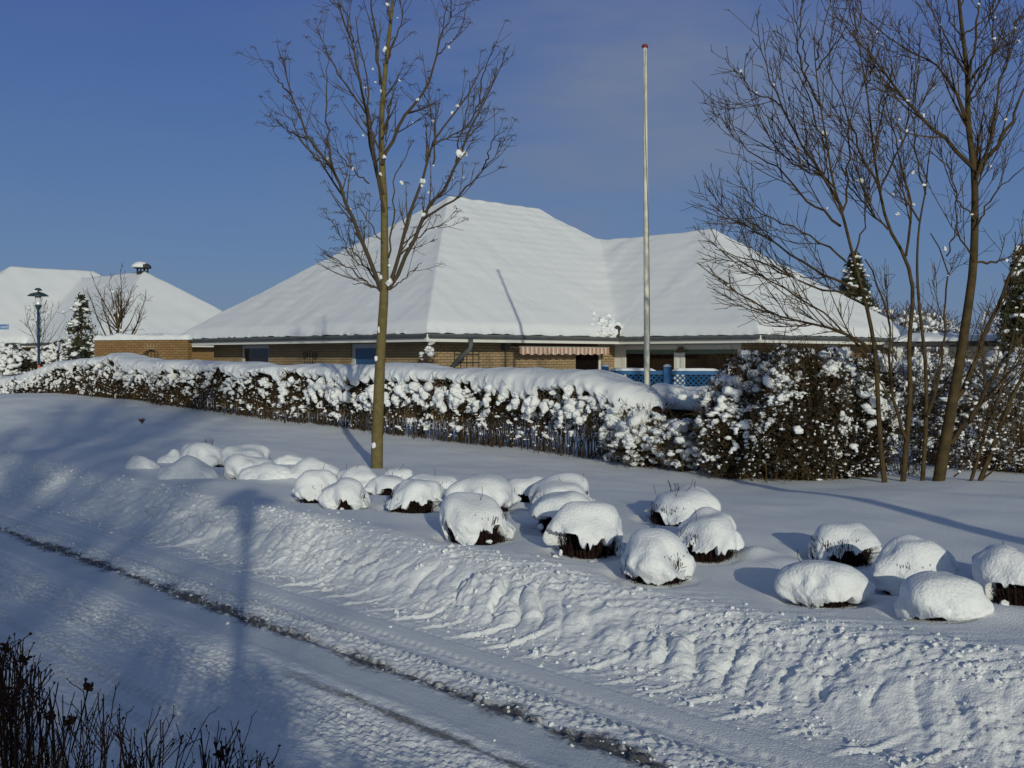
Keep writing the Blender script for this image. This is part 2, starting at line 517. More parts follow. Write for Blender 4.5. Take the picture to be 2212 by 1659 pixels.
def gdetail(s, q):
    # ploughed bank: lumpy ribs running down the slope, crumbs along the crest
    al, be = s * .83 + q * .6, s * .6 - q * .83
    wob = .25 * vn2(s * 1.7, q * 1.7, 41)
    rib = 1 - np.abs(vn2(al / .125 + wob * 3, be / .55, 42))
    rib2 = vn2(al / .062, be / .16, 43)
    w1, id1 = worley(s / .085 + wob, q / .085, 44)
    w2, id2 = worley(s / .038, q / .038, 46)
    bk = sstep(4.5, 4.75, q) * (1 - sstep(5.0, 5.3, q + .08 * vn2(s * 2.2, q, 47)))
    rib = rib * (.55 + .45 * vn2(al / .5, be / .9, 73))
    def clods(sc, seed, keep, sharp=.16):          # angular broken pieces: flat-topped cells with steep sides and a random tilt
        w, idc = worley(s / sc + wob * .5, q / (sc * .85), seed)
        tilt = vn2(s / sc * .9, q / sc * .9, seed + 3) * .35
        return np.clip((.56 - w) / sharp, 0, 1) * np.clip(idc - keep, 0, 1) / (1 - keep) * (1 + tilt)
    patch = sstep(-.25, .45, vn2(s / .6, q / .35, 75))
    mid_ = sstep(-13, -9, s) * (.35 + .65 * sstep(-2.2, -4.2, s)) + .28 * (1 - sstep(-13, -9, s))
    # bulges pressed out by the plough, parted by narrow creases that run obliquely down the face
    c1 = al / .20 + .55 * vn2(s / .45, q / .3, 90) + .2 * vn2(s / .12, q / .12, 91)
    k1 = np.floor(c1); f1 = np.abs(2 * (c1 - k1) - 1)
    hc = _h(k1.astype(np.int64), (be / .33 + .5 * _h(k1.astype(np.int64), k1.astype(np.int64) * 0, k1.astype(np.int64) * 0, 3)).astype(np.int64), k1.astype(np.int64) * 0, 92)
    bul = (1 - f1 ** 3) * (.55 + .6 * hc)
    env = np.exp(-((q - 4.86) / .17) ** 2)
    rows = vn2(be / .14 + c1 * .3, al / .3, 93)
    z = bk * mid_ * env * (.066 * (bul - .5) * (.5 + .8 * sstep(-.5, .5, vn2(s / .9, q, 102))) + .022 * rows)
    z = z + bk * (.012 * (rib - .5) + .010 * rib2 + .014 * clods(.12, 71, .88) * patch + .007 * clods(.05, 44, .7) + .011 * clods(.028, 46, .55) + .007 * vn2(s / .024, q / .018, 74) + .006 * vn2(s / .06, q / .045, 103)) * (.5 + .7 * sstep(-.4, .3, vn2(s / .5, q / .3, 106)))
    z = z + bk * .018 * vn2(s / .9, q / .3, 76)
    quiet = .45 + .75 * sstep(-.35, .35, vn2(s / .55 + 5, q / .25, 105))
    z = z * 1.0
    apr = quiet * np.exp(-((q - 5.14 - .08 * vn2(s / 1.5, q * 0, 94)) / .12) ** 2)
    z = z + apr * (.008 * clods(.05, 95, .6) + .010 * clods(.026, 96, .45) + .007 * vn2((s * .5 - q * .87) / .04, (s * .87 + q * .5) / .14, 97))
    cr_ = np.exp(-((q - 5.16 - .06 * vn2(s * 2.2, q * 0, 48)) / .11) ** 2)
    w3, id3 = worley(s / .05, q / .05, 49)
    z = z + cr_ * .018 * np.clip(.5 - w3, 0, 1) * (id3 > .5) * 2
    right = sstep(-7.5, -4.5, s)                   # rough trampled apron at the right
    ap = right * sstep(4.9, 5.15, q) * (1 - sstep(5.35, 5.75, q))
    dia = vn2((s * .5 - q * .87) / .05, (s * .87 + q * .5) / .22, 50)
    z = z + ap * (.009 * dia + .009 * (.5 - w1) * (id1 > .4) + .005 * vn2(s / .022, q / .018, 104))
    # plough chatter at the foot: evenly spaced thin ridges lying across the edge of the lane
    a2 = s * .916 - (q - 4.6) * .40
    c2 = a2 / .27 + .75 * vn2(s / .8, s * 0, 98) + .05 * vn2(s / .08, q / .08, 101)
    k2 = np.floor(c2); f2 = c2 - k2
    hk = _h(k2.astype(np.int64), k2.astype(np.int64) * 0 + 1, k2.astype(np.int64) * 0, 99)
    qc = 4.50 + .10 * (hk - .5)
    win = np.exp(-np.abs((q - qc) / (.13 + .06 * hk)) ** 3)
    rdg = np.exp(-((f2 - .5) * .27 / .013) ** 2) - .6 * np.exp(-((f2 - .60) * .27 / .014) ** 2)
    z = z + .022 * (.15 + 1.0 * hk) * rdg * win * (.35 + .65 * sstep(-12, -8, s))
    z = z + .016 * clods(.045, 100, .5) * np.exp(-((q - 4.52) / .12) ** 2)
    # road: packed snow, crumbs, ruts
    rd = 1 - sstep(4.35, 4.7, q)
    lane = np.exp(-((q - 4.22) / .12) ** 4) + np.exp(-((q - 3.45) / .13) ** 4)
    z = z + (1 - .75 * lane) * rd * sstep(1.7, 2.1, q) * (.0045 * fbm2(s / .5, q / .22, 53, 4) + .0035 * vn2(s / .06, q / .022, 57) + .0035 * vn2(s / 1.6, q / .035, 77) + .008 * vn2(s / 5, q / .13, 78) + .006 * clods(.05, 79, .75) * sstep(0, .5, vn2(s / .8, q / .3, 80)))
    cru = np.exp(-((q - 3.84) / .11) ** 2) * (.5 + .5 * sstep(-12, -8, s)) + .8 * np.exp(-((q - 2.95) / .22) ** 2)  + .4 * np.exp(-((q - 2.5) / .3) ** 2)
    w4, id4 = worley(s / .045, q / .035, 54)
    z = z + rd * cru * (1 - .8 * lane) * .024 * np.clip(.55 - w4, 0, 1) * (id4 > .3) * 1.6
    z = z - .012 * np.exp(-((q - 4.02) / .10) ** 2) - .014 * np.exp(-((q - 2.95) / .16) ** 2)
    line = q - 3.66 - .035 * vn2(s * .9, q * 0, 55) - .015 * vn2(s * 5, q * 0, 56)
    z = z - .022 * np.exp(-(line / .05) ** 2)
    w5, id5 = worley(s / .07, q / .06, 58)         # loose crumbs lying in the bare strip
    z = z + .02 * np.exp(-(line / .09) ** 2) * (w5 < .3) * (id5 > .55)
    for q0, w_, hh in ((3.90, .038, .018), (4.10, .02, .012), (4.30, .02, .006), (2.40, .05, .017), (2.22, .038, .016), (2.75, .045, .009), (3.05, .04, .008)):
        band = np.exp(-((q - q0) / w_) ** 4)
        z = z + hh * band * (.5 + .5 * np.sin((s * .8 + (q - q0) * 1.0) * 2 * math.pi / .058))
        z = z - .008 * band
    # wind ripples on the verge
    vg = sstep(5.3, 5.8, q) * (1 - sstep(11.3, 12, q))
    z = z + vg * .006 * fbm2((s * .3 + q) / .28, (s - .3 * q) / 1.2, 60, 3)
    return z

def ground_z(x, y):
    s, q = sq(x, y)
    return float(gz(np.array([s]), np.array([q]))[0])

def spaced(pts):                         # pts: list of (start, end, step)
    r = []
    for a, b, st in pts: r.append(np.arange(a, b - 1e-6, st))
    return np.concatenate(r)

def geo(a, b, st, g):                    # growing steps
    r, x = [a], a
    while x < b:
        st *= g
        x += st
        r.append(x)
    return np.array(r)

s_lines = np.concatenate([-geo(30, 900, .25, 1.12)[::-1], spaced([(-29.9, -18, .08), (-18, -11, .035), (-11, -1.0, .014), (-1.0, 6, .08)]), geo(6, 700, .1, 1.15)])
q_zones = {
    'near_verge': np.concatenate([-geo(-.5, 600, .1, 1.2)[::-1], spaced([(-.4, 1.8, .06)]), [1.8]]),
    'road': np.concatenate([spaced([(1.8, 4.62, .012)]), [4.62]]),
    'snow_bank': np.concatenate([spaced([(4.62, 5.36, .011)]), [5.36]]),
    'verge': np.concatenate([spaced([(5.36, 6.6, .02), (6.6, 9, .04), (9, 12.4, .07)]), [12.4]]),
    'garden_ground': geo(12.4, 1200, .08, 1.1),
}

def ground_mat():
    m = mat('snow on the ground', SNOWC, .75, .2)
    n, l = m.node_tree.nodes, m.node_tree.links
    b = n['Principled BSDF']
    t = n.new('ShaderNodeTexCoord')
    z2 = n.new('ShaderNodeTexNoise'); z2.inputs['Scale'].default_value = 75; z2.inputs['Detail'].default_value = 6
    bp = n.new('ShaderNodeBump'); bp.inputs['Distance'].default_value = .007
    l.new(t.outputs['Object'], z2.inputs['Vector']); l.new(z2.outputs[0], bp.inputs['Height']); l.new(bp.outputs[0], b.inputs['Normal'])
    return m, n, l, b, t
M['ground'] = ground_mat()[0]

def road_mat():
    m, n, l, b, t = ground_mat()
    m.name = 'packed snow road with bare asphalt strip'
    b.inputs['Roughness'].default_value = .55
    sp = n.new('ShaderNodeSeparateXYZ')
    l.new(t.outputs['Object'], sp.inputs[0])
    def math_(op, a, bb, c=None):
        k = n.new('ShaderNodeMath'); k.operation = op
        for i, v in enumerate((a, bb, c)):
            if v is None: continue
            if isinstance(v, (int, float)): k.inputs[i].default_value = v
            else: l.new(v, k.inputs[i])
        return k.outputs[0]
    def noise(sc, vs, det=4, rough=.6):
        mp_ = n.new('ShaderNodeMapping'); mp_.inputs['Scale'].default_value = vs
        l.new(t.outputs['Object'], mp_.inputs[0])
        k = n.new('ShaderNodeTexNoise'); k.inputs['Scale'].default_value = sc; k.inputs['Detail'].default_value = det; k.inputs['Roughness'].default_value = rough
        l.new(mp_.outputs[0], k.inputs['Vector'])
        return k.outputs[0]
    q = sp.outputs[1]; s = sp.outputs[0]
    n1 = noise(1.1, (1, .2, 0), 2)
    n2 = noise(22, (1, 1.6, 0), 5, .7)
    n3 = noise(3.2, (1, .3, 0), 3)
    def strip(q0, w, amp):
        c = math_('ADD', q0 - .045, math_('MULTIPLY', n1, .09))
        d = math_('ABSOLUTE', math_('SUBTRACT', q, c), 0)
        e = math_('SUBTRACT', 1, math_('DIVIDE', d, w))            # 1 at the centre
        e = math_('ADD', e, math_('MULTIPLY', math_('SUBTRACT', n2, .5), 2.4))
        e = math_('ADD', e, math_('MULTIPLY', math_('SUBTRACT', n3, .52), 2.6))
        mr = n.new('ShaderNodeMapRange'); mr.inputs[1].default_value = .15; mr.inputs[2].default_value = .85; mr.inputs[3].default_value = 0; mr.inputs[4].default_value = amp
        l.new(e, mr.inputs[0])
        return mr.outputs[0]
    a = strip(3.64, .12, .92)
    a2 = strip(3.17, .05, .8)
    lim = n.new('ShaderNodeMapRange'); lim.inputs[1].default_value = -5.6; lim.inputs[2].default_value = -4.6
    l.new(s, lim.inputs[0])
    a2 = math_('MULTIPLY', a2, lim.outputs[0])
    dark = math_('MAXIMUM', a, a2)
    ice = n.new('ShaderNodeMapRange'); ice.inputs[1].default_value = .20; ice.inputs[2].default_value = .10; ice.inputs[3].default_value = 0; ice.inputs[4].default_value = .85
    l.new(math_('ABSOLUTE', math_('SUBTRACT', q, 3.44), 0), ice.inputs[0])
    mix1 = n.new('ShaderNodeMix'); mix1.data_type = 'RGBA'
    mix1.inputs[6].default_value = (.78, .80, .82, 1); mix1.inputs[7].default_value = (.50, .56, .60, 1)
    l.new(math_('MULTIPLY', ice.outputs[0], math_('ADD', n3, .25)), mix1.inputs[0])
    mix2 = n.new('ShaderNodeMix'); mix2.data_type = 'RGBA'
    mix2.inputs[7].default_value = (.050, .048, .053, 1)
    l.new(mix1.outputs[2], mix2.inputs[6]); l.new(dark, mix2.inputs[0]); l.new(mix2.outputs[2], b.inputs['Base Color'])
    rr = n.new('ShaderNodeMapRange'); rr.inputs[3].default_value = .6; rr.inputs[4].default_value = .32
    l.new(ice.outputs[0], rr.inputs[0]); l.new(rr.outputs[0], b.inputs['Roughness'])
    return m
M['road'] = road_mat()

for zn, ql in q_zones.items():
    sl = s_lines
    if zn in ('near_verge', 'garden_ground'):
        sl = s_lines[::6] if zn == 'near_verge' else np.concatenate([-geo(60, 1500, .8, 1.15)[::-1], spaced([(-59.8, 8, .35)]), geo(8, 900, .4, 1.15)])
        sl = np.unique(sl)
    if zn == 'verge': sl = s_lines[::2]
    S, Q = np.meshgrid(sl, ql, indexing='ij')
    Z = gz(S, Q)
    msk = (S > -40) & (S < 7)
    Z = Z + np.where(msk, gdetail(S, Q), 0)
    if zn == 'near_verge': Z = np.where(Q < -3, .3, Z)
    a, b = S.shape
    i = np.arange(a - 1)[:, None] * b + np.arange(b - 1)[None]
    mb = MB().add(np.stack([S, Q, Z], -1), np.stack([i, i + b, i + b + 1, i + 1], -1))
    o = mb.build(zn, M['road'] if zn == 'road' else M['ground'], smooth=True, rotz=ROAD_ROT)
    struct(o)

# loose crumbs thrown up by the plough and lying beside the bare strip
rngk = np.random.default_rng(14)
def scatter(n, q0, sg, r0, r1, s0=-17., s1=-1.2):
    s_ = s1 - (s1 - s0) * rngk.uniform(0, 1, n) ** 1.6
    q_ = q0 + rngk.normal(0, sg, n)
    cl_ = vn2(s_ * 1.7, q_ * 2.3, 120) > rngk.uniform(-.8, .5, n)
    s_, q_ = s_[cl_], q_[cl_]
    r_ = r0 + (r1 - r0) * rngk.uniform(0, 1, len(s_)) ** 3
    z_ = gz(s_, q_) + gdetail(s_, q_)
    return np.stack([s_, q_, z_ + r_ * .3], 1), r_
kk_ = MB()
for args in ((1300, 5.18, .12, .005, .017), (700, 4.52, .10, .005, .016), (250, 4.85, .2, .005, .02), (480, 3.68, .06, .004, .013), (420, 3.86, .09, .004, .012), (120, 3.0, .25, .004, .011)):
    C_, r_ = scatter(*args)
    lumps(kk_, C_, np.stack([r_ * rngk.uniform(.8, 1.5, len(r_)), r_, r_ * rngk.uniform(.6, 1, len(r_))], 1), rngk, 1, .5, 1.6)
ko = kk_.build('snow_crumbs', M['snow'], rotz=ROAD_ROT)
stuff(tag(ko, 'loose crumbs of ploughed snow strewn along the bank and beside the bare strip', 'snow crumbs'))
# ------------------------------------------------------------------ houses
def house_roof_height(x, y, dims, det=True):
    # local x runs along the front eave, local y along the left eave; ridge rises from every edge
    LU, LV, V0, WV, U0, U1 = dims
    k = .718
    t1 = np.minimum(np.minimum(y, LU - y), np.minimum(x, LV - x))
    t2 = np.minimum(np.minimum(y + U0, U1 - y), np.minimum(x - V0, V0 + WV - x))
    t = np.maximum(t1, t2)
    soft = .10 * np.exp(-np.abs(t1 - t2) / .22) * (np.minimum(t1, t2) > 0)
    z = 2.40 + k * t + soft * .6
    z = z + .15 * sstep(0, .26, t) * (1 + .15 * vn2(x * 1.5, y * 1.5, 5))
    z = z + .007 * fbm2(x * .45, y * .45, 61, 3) * sstep(.1, .8, t)
    if det:
        z = z + .006 * np.sin(t * 2 * math.pi / .34) * (.6 + .5 * vn2(x * .7, y * .7, 62)) * sstep(.3, .8, t)
        z = z + .006 * vn2(x * 4, y * 4, 63) * sstep(.1, .5, t)
        # capping tiles under the snow on hips and ridges
        e1 = np.minimum(np.minimum(y, LU - y), np.minimum(x, LV - x))
        hip = np.abs(x - y)
        z = z + .028 * np.exp(-(hip / .2) ** 2) * (t1 >= t2) * (x < LU / 2) * sstep(.2, .8, t)
        z = z + .05 * np.exp(-((y - LU / 2) / .2) ** 2) * (x > LU / 2) * (t1 >= t2) * (.6 + .6 * vn2(x * 2.5, y * 0, 64))
    return z, t

def add_house(origin, zoff, rot, dims, step, label, cat, group, near):
    LU, LV, V0, WV, U0, U1 = dims
    h = empty('house', (origin[0], origin[1], zoff), label, cat, group, rotz=rot)
    xs = np.arange(0, max(LV, V0 + WV) + step / 2, step)
    ys = np.arange(-U0, max(LU, U1) + step / 2, step)
    X, Y = np.meshgrid(xs, ys, indexing='ij')
    Z, T = house_roof_height(X, Y, dims, near)
    jag = .018 * vn2(X * 6, Y * 6, 66) * (T < .1)
    Z = Z + jag
    ok = T > -1e-6
    xc, yc = X + step / 2, Y + step / 2
    _, Tc = house_roof_height(xc, yc, dims, False)
    a, b = X.shape
    i = np.arange(a - 1)[:, None] * b + np.arange(b - 1)[None]
    Q = np.stack([i, i + b, i + b + 1, i + 1], -1)[Tc[:-1, :-1] > 0]
    MB().add(np.stack([X, Y, Z], -1), Q).build('roof_snow', M['snow_far'], h, smooth=True)
    # eaves: soffit slab, white fascia, gutter along every edge in view
    sl = MB()
    sl.box((.02, .02, 2.24), (LV - .02, LU - .02, 2.385))
    sl.box((V0 + .02, -U0 + .02, 2.243), (V0 + WV - .02, .03, 2.382))
    sl.build('soffit', M['tile'], h)
    edges = [((0, LU), (0, 0)), ((0, 0), (V0, 0)), ((V0, 0), (V0, -U0)), ((V0, -U0), (V0 + WV, -U0)), ((V0 + WV, -U0), (V0 + WV, 6))]
    for (x0, y0), (x1, y1) in edges:
        d = np.array([x1 - x0, y1 - y0]); L = np.linalg.norm(d); d /= L
        nrm = np.array([d[1], -d[0]])            # outward
        if np.dot(nrm, (-1, 0)) < 0 and x0 == 0: nrm = -nrm
        f = MB()
        p0, p1 = np.array([x0, y0]), np.array([x1, y1])
        def ex(off0, off1, z0, z1, mbx, e=0.0):
            a_, b_ = p0 - d * e, p1 + d * e
            c = [a_ + nrm * off0, b_ + nrm * off0, b_ + nrm * off1, a_ + nrm * off1]
            lo = [(q[0], q[1], z0) for q in c]; hi = [(q[0], q[1], z1) for q in c]
            mbx.add(lo + hi, [(0, 3, 2, 1), (4, 5, 6, 7), (0, 1, 5, 4), (1, 2, 6, 5), (2, 3, 7, 6), (3, 0, 4, 7)])
        ex(.0, .025, 2.175, 2.375, f)
        f.build('fascia', M['white'], h)
        prof = [(.03 + .065 - .065 * math.cos(a), 2.345 - .075 * math.sin(a)) for a in np.linspace(0, math.pi, 9)] + [(.16, 2.36), (.148, 2.36)]
        g = MB()
        va = []
        for e_ in (p0 - nrm * 0, p1):
            for o_, z_ in prof: va.append((e_[0] + nrm[0] * o_, e_[1] + nrm[1] * o_, z_))
        k = len(prof)
        g.add(va, [(j, j + 1, k + j + 1, k + j) for j in range(k - 1)])
        ex(.026, .035, 2.30, 2.372, g)
        g.build('gutter', M['gutter'], h)
    return h

def wall_run(h, axis, pos, a0, a1, z0, z1, openings, th, matl, out):
    # wall along an axis ('x': runs in x at y=pos, 'y': runs in y at x=pos); out = sign of outward normal on the other axis
    w = MB()
    def bx(u0, u1, v0, v1):
        if u1 - u0 < 1e-4 or v1 - v0 < 1e-4: return
        o0, o1 = (pos, pos - out * th)
        lo, hi = min(o0, o1), max(o0, o1)
        if axis == 'x': w.box((u0, lo, v0), (u1, hi, v1))
        else: w.box((lo, u0, v0), (hi, u1, v1))
    cur = a0
    for (u0, u1, v0, v1) in sorted(openings):
        bx(cur, u0, z0, z1); bx(u0, u1, z0, v0); bx(u0, u1, v1, z1)
        cur = u1
    bx(cur, a1, z0, z1)
    return w.build('wall', matl, h)

def window(h, axis, pos, out, u0, u1, v0, v1, frame_m, pane_m, fw=.07, name='window', blind=None, inset=.05, label=None, mull=()):
    def mk(mb, a, b, c, d, o0, o1):
        lo, hi = sorted((pos - out * o0, pos - out * o1))
        if axis == 'x': mb.box((a, lo, c), (b, hi, d))
        else: mb.box((lo, a, c), (hi, b, d))
    f = MB()
    mk(f, u0, u0 + fw, v0, v1, inset, inset + .07); mk(f, u1 - fw, u1, v0, v1, inset, inset + .07)
    mk(f, u0 + fw, u1 - fw, v1 - fw, v1, inset + .002, inset + .07); mk(f, u0 + fw, u1 - fw, v0, v0 + fw, inset + .002, inset + .07)
    for m_ in mull: mk(f, m_ - fw / 2, m_ + fw / 2, v0 + fw, v1 - fw, inset + .004, inset + .068)
    fo = f.build(name, frame_m, h)
    if label: fo['label'] = label
    p = MB(); mk(p, u0 + fw, u1 - fw, v0 + fw, v1 - fw, inset + .035, inset + .045)
    p.build('pane', pane_m, fo)
    if blind:
        b = MB(); mk(b, u0 + fw, u1 - fw, v1 - fw - blind, v1 - fw, inset + .02, inset + .032)
        b.build('blind', M['blind'], fo)
    return fo

C0 = np.array([-2.14, 27.0])
B_, A_ = np.array([.7071, .7071]), np.array([-.7071, .7071])
DIM = (13.0, 17.4, 7.6, 9.8, 4.95, 11.0)
H = add_house(C0, 0, R_(45), DIM, .05, 'wide low tan brick bungalow under a thick white snow roof behind the hedge', 'house', 'snow-roofed bungalows', True)
OV = .85
def loc_uv(px, side, off=OV):            # pixel column -> local coordinate along an eave wall
    k = (px - CX) / F
    if side == 'left':                   # x = off, unknown y
        o = C0 + B_ * off; d = A_
    elif side == 'front': o = C0 + A_ * off; d = B_
    elif side == 'wing': o = C0 + B_ * (DIM[2] + off); d = A_
    elif side == 'end': o = C0 + A_ * (-DIM[4] + off); d = B_
    return (k * o[1] - o[0]) / (d[0] - k * d[1])
zt = 2.24
# left wall
w1a, w1b = sorted((loc_uv(521, 'left'), loc_uv(581, 'left')))
w2a, w2b = sorted((loc_uv(758, 'left'), loc_uv(818, 'left')))
wall_run(H, 'y', OV, OV, 13.0 - OV, 0, zt, [(w1a, w1b, .9, 2.16), (w2a, w2b, .1, 2.16)], .3, M['brick'], -1)
window(H, 'y', OV, -1, w1a, w1b, .9, 2.16, M['frame_blue'], M['glass'], .10)
window(H, 'y', OV, -1, w2a, w2b, .1, 2.16, M['frame_blue'], M['glass_blue'], .12, name='door', label='blue door with a pale frame')
# front wall
d1, d2 = loc_uv(1243, 'front'), loc_uv(1300, 'front')
wall_run(H, 'x', OV, OV + .3, DIM[2] + OV, 0, zt, [(d1, d2, .1, 2.05)], .3, M['brick'], -1)
window(H, 'x', OV, -1, d1, d2, .1, 2.05, M['white'], M['glass'], .06, name='patio_door')
# wing side wall with the big white windows
k1, k2 = loc_uv(1345, 'wing'), loc_uv(1560, 'wing')
ym = loc_uv(1468, 'wing')
ylo, yhi = -4.95 + OV, OV
W1 = (ym + .06, min(k1, yhi - .12), .75, 2.14)
W2 = (max(ylo + .3, ym - 2.2), ym - .06, .75, 2.14)
wall_run(H, 'y', DIM[2] + OV, ylo + .3, yhi, 0, zt, [(W2[0], W2[1], .75, 2.14), (W1[0], W1[1], .75, 2.14)], .3, M['white'], -1)
window(H, 'y', DIM[2] + OV, -1, *W1, M['white'], M['glass'], .13, blind=.13, inset=-.02)
window(H, 'y', DIM[2] + OV, -1, *W2, M['white'], M['glass'], .13, blind=.13, inset=-.02)
# end wall of the wing
e1, e2, e3, e4 = [loc_uv(p, 'end') for p in (1690, 1722, 1780, 1822)]
wall_run(H, 'x', ylo, DIM[2] + OV, DIM[2] + 9.8 - OV, 0, zt, [(e1 - .4, e1 + .35, .9, 2.16), (e3, e3 + 1.0, .9, 2.16)], .3, M['brick'], -1)
window(H, 'x', ylo, -1, e1 - .4, e1 + .35, .9, 2.16, M['frame_blue'], M['glass'], .09)
window(H, 'x', ylo, -1, e3, e3 + 1.0, .9, 2.16, M['frame_blue'], M['glass'], .09, mull=(e3 + .5,))
# awning over the terrace
x0, x1 = loc_uv(1100, 'front', OV - .1), loc_uv(1312, 'front', OV - .45)
aw = MB()
zt0, zt1, yo0, yo1 = 2.13, 2.06, OV - .01, OV - .50
aw.add([(x0, yo0, zt0), (x1, yo0, zt0), (x1, yo1, zt1), (x0, yo1, zt1), (x0, yo0, zt0 - .012), (x1, yo0, zt0 - .012), (x1, yo1, zt1 - .012), (x0, yo1, zt1 - .012)],
       [(0, 1, 2, 3), (4, 7, 6, 5), (0, 4, 5, 1), (2, 6, 7, 3), (1, 5, 6, 2), (0, 3, 7, 4)])
n_ = 161
vx = np.linspace(x0, x1, n_)
sc = (x1 - x0) / 12
lowz = zt1 - .17 - .045 * np.abs(np.sin(np.pi * (vx - x0) / sc))
fl = .012 * np.sin(vx * 23) + .006 * np.sin(vx * 57)
va = np.concatenate([np.stack([vx, yo1 - .006 + 0 * vx, zt1 + .01 + 0 * vx], 1), np.stack([vx, yo1 - .012 + fl, lowz], 1), np.stack([vx, yo1 - .006 + fl, lowz], 1), np.stack([vx, yo1 - .001 + 0 * vx, zt1 + .01 + 0 * vx], 1)])
j = np.arange(n_ - 1)
aw.add(va, np.concatenate([np.stack([j + a_ * n_, j + 1 + a_ * n_, j + 1 + ((a_ + 1) % 4) * n_, j + ((a_ + 1) % 4) * n_], 1) for a_ in range(4)]))
ao = aw.build('awning', M['awning'], H)
bar = MB()
bar.tubes([[(x0 - .02, yo1, zt1 + .02), (x1 + .02, yo1, zt1 + .02)]], .022, 8)
bar.box((x0 - .05, yo0 - .1, zt0 + .0), (x0 + .05, yo0, zt0 + .09)); bar.box((x1 - .05, yo0 - .1, zt0), (x1 + .05, yo0, zt0 + .09))
bar.tubes([[(x0 + .1, yo0 - .02, zt0 - .05), (x0 + .12, yo1 + .05, zt1 - .03)], [(x1 - .1, yo0 - .02, zt0 - .05), (x1 - .12, yo1 + .05, zt1 - .03)]], .015, 6)
bar.build('awning_frame', M['white'], ao)
bk = MB().box((x0 - .12, yo0 - .07, 1.4), (x0 - .09, yo0 - .04, 2.12))
bk.box((x0 - .22, yo0 - .14, 1.98), (x0 - .04, yo0, 2.12))
bk.build('awning_bracket', M['gutter'], H)
# downpipe swinging from the gutter to the wall
xd = loc_uv(1012, 'front', 0)
xe = loc_uv(962, 'front', OV)
dp = MB().tubes([[(xd, -.09, 2.27), (xd, -.09, 2.10), (xd - .02, -.06, 1.98), (xd - .12, .05, 1.86), ((xd + xe) / 2, .45, 1.66), (xe + .08, OV - .14, 1.48), (xe, OV - .07, 1.36), (xe, OV - .07, .1)]], .062, 10)
dp.build('downpipe', M['gutter'], H, smooth=True)
# rose trellises on the walls
def trellis(axis, u, lo, w_, hh, arch):
    t = MB()
    def seg(a, b):
        P = []
        for (uu, zz) in (a, b): P.append((OV - .04, uu, zz) if axis == 'y' else (uu, OV - .04, zz))
        t.tubes([P], .009, 5)
    for i in range(5): seg((u - w_ / 2 + w_ * i / 4, .3), (u - w_ / 2 + w_ * i / 4, hh - (abs(i - 2) * .06 if arch else 0)))
    for k in range(6): seg((u - w_ / 2, lo + k * .22), (u + w_ / 2, lo + k * .22))
    if arch:
        for c in (u - w_ / 2, u + w_ / 2):
            ang = np.linspace(0, 2 * math.pi, 13)
            P = [((OV - .04, c + .1 * math.cos(q), hh - .17 + .1 * math.sin(q))) for q in ang]
            t.tubes([P], .009, 5)
    t.build('trellis', M['iron'], H)
trellis('y', loc_uv(672, 'left'), .5, .55, 2.0, True)
trellis('x', loc_uv(905, 'front') if False else OV + 1.25, .75, .9, 1.95, False)
# disturbed snow heap at the inner corner with a dark vent cowl
rng = np.random.default_rng(5)
hp = MB()
n_ = 90
hx = DIM[2] + rng.normal(0, .38, n_) - .05
hy = np.abs(rng.normal(0, .42, n_)) + .02
hz = 2.42 + .718 * np.clip(hy, 0, 2) * .85 + rng.uniform(.02, .26, n_) * np.exp(-((hx - DIM[2]) / .5) ** 2)
lumps(hp, np.stack([hx, hy, hz], 1), rng.uniform(.05, .15, (n_, 3)), rng, 2, .5)
hp.build('snow_heap', M['snow'], H, smooth=True)
vt = MB().tubes([[(DIM[2] - .05, .02, 2.36), (DIM[2] - .05, .0, 2.62)]], .085, 12)
vt.lathe([(.0, .13), (.07, .1), (.12, .03), (.13, 0), (.1, -.01)], (DIM[2] - .05, 0, 2.62), 14)
vt.build('roof_vent', M['tile'], H, smooth=True)
# bird ornament fixed above the big window
pts = [(0, 0), (.06, .03), (.12, .10), (.18, .14), (.24, .14), (.27, .11), (.26, .07), (.33, .05), (.38, .06), (.36, .02), (.33, -.0), (.22, -.02), (.12, -.02), (.05, -.01)]
ub = loc_uv(1456, 'wing', OV - .05)
xx = DIM[2] + OV - .05
om = MB()
nn = len(pts)
om.add([(xx, ub - p * 1.25, 1.93 + q * 1.1) for p, q in pts] + [(xx - .03, ub - p * 1.25, 1.93 + q * 1.1) for p, q in pts], [(i, (i + 1) % nn, nn + (i + 1) % nn, nn + i) for i in range(nn)], [(0, i, i + 1) for i in range(1, nn - 1)] + [(nn, nn + i + 1, nn + i) for i in range(1, nn - 1)])
om.build('bird_ornament', M['ornament'], H)

# neighbour's house
CN = np.array([-29.6, 54.2])
DN = (12.4, 17.4, 4.7, 10.8, 8.3, 11.4)
HN = add_house(CN, .12, R_(45), DN, .1, 'distant bungalow with a snow roof and a round chimney cowl at far left', 'house', 'snow-roofed bungalows', False)
wall_run(HN, 'y', OV, OV, 12.4 - OV, 0, zt, [], .3, M['brick2'], -1)
wall_run(HN, 'x', OV, OV + .3, DN[2] + OV, 0, zt, [], .3, M['brick2'], -1)
wall_run(HN, 'y', DN[2] + OV, -DN[4] + OV + .3, OV, 0, zt, [], .3, M['brick2'], -1)
wall_run(HN, 'x', -DN[4] + OV, DN[2] + OV, DN[2] + DN[3] - OV, 0, zt, [], .3, M['brick2'], -1)
ch = MB()
lx, ly = DN[2] + DN[3] / 2, -DN[4] + DN[3] / 2 + .25
for dx in (-.2, .2):
    for dy in (-.2, .2): ch.box((lx + dx - .04, ly + dy - .04, 6.2), (lx + dx + .04, ly + dy + .04, 6.66))
ch.box((lx - .24, ly - .24, 5.9), (lx + .24, ly + .24, 6.42))
co = ch.build('chimney', M['tile'], HN)
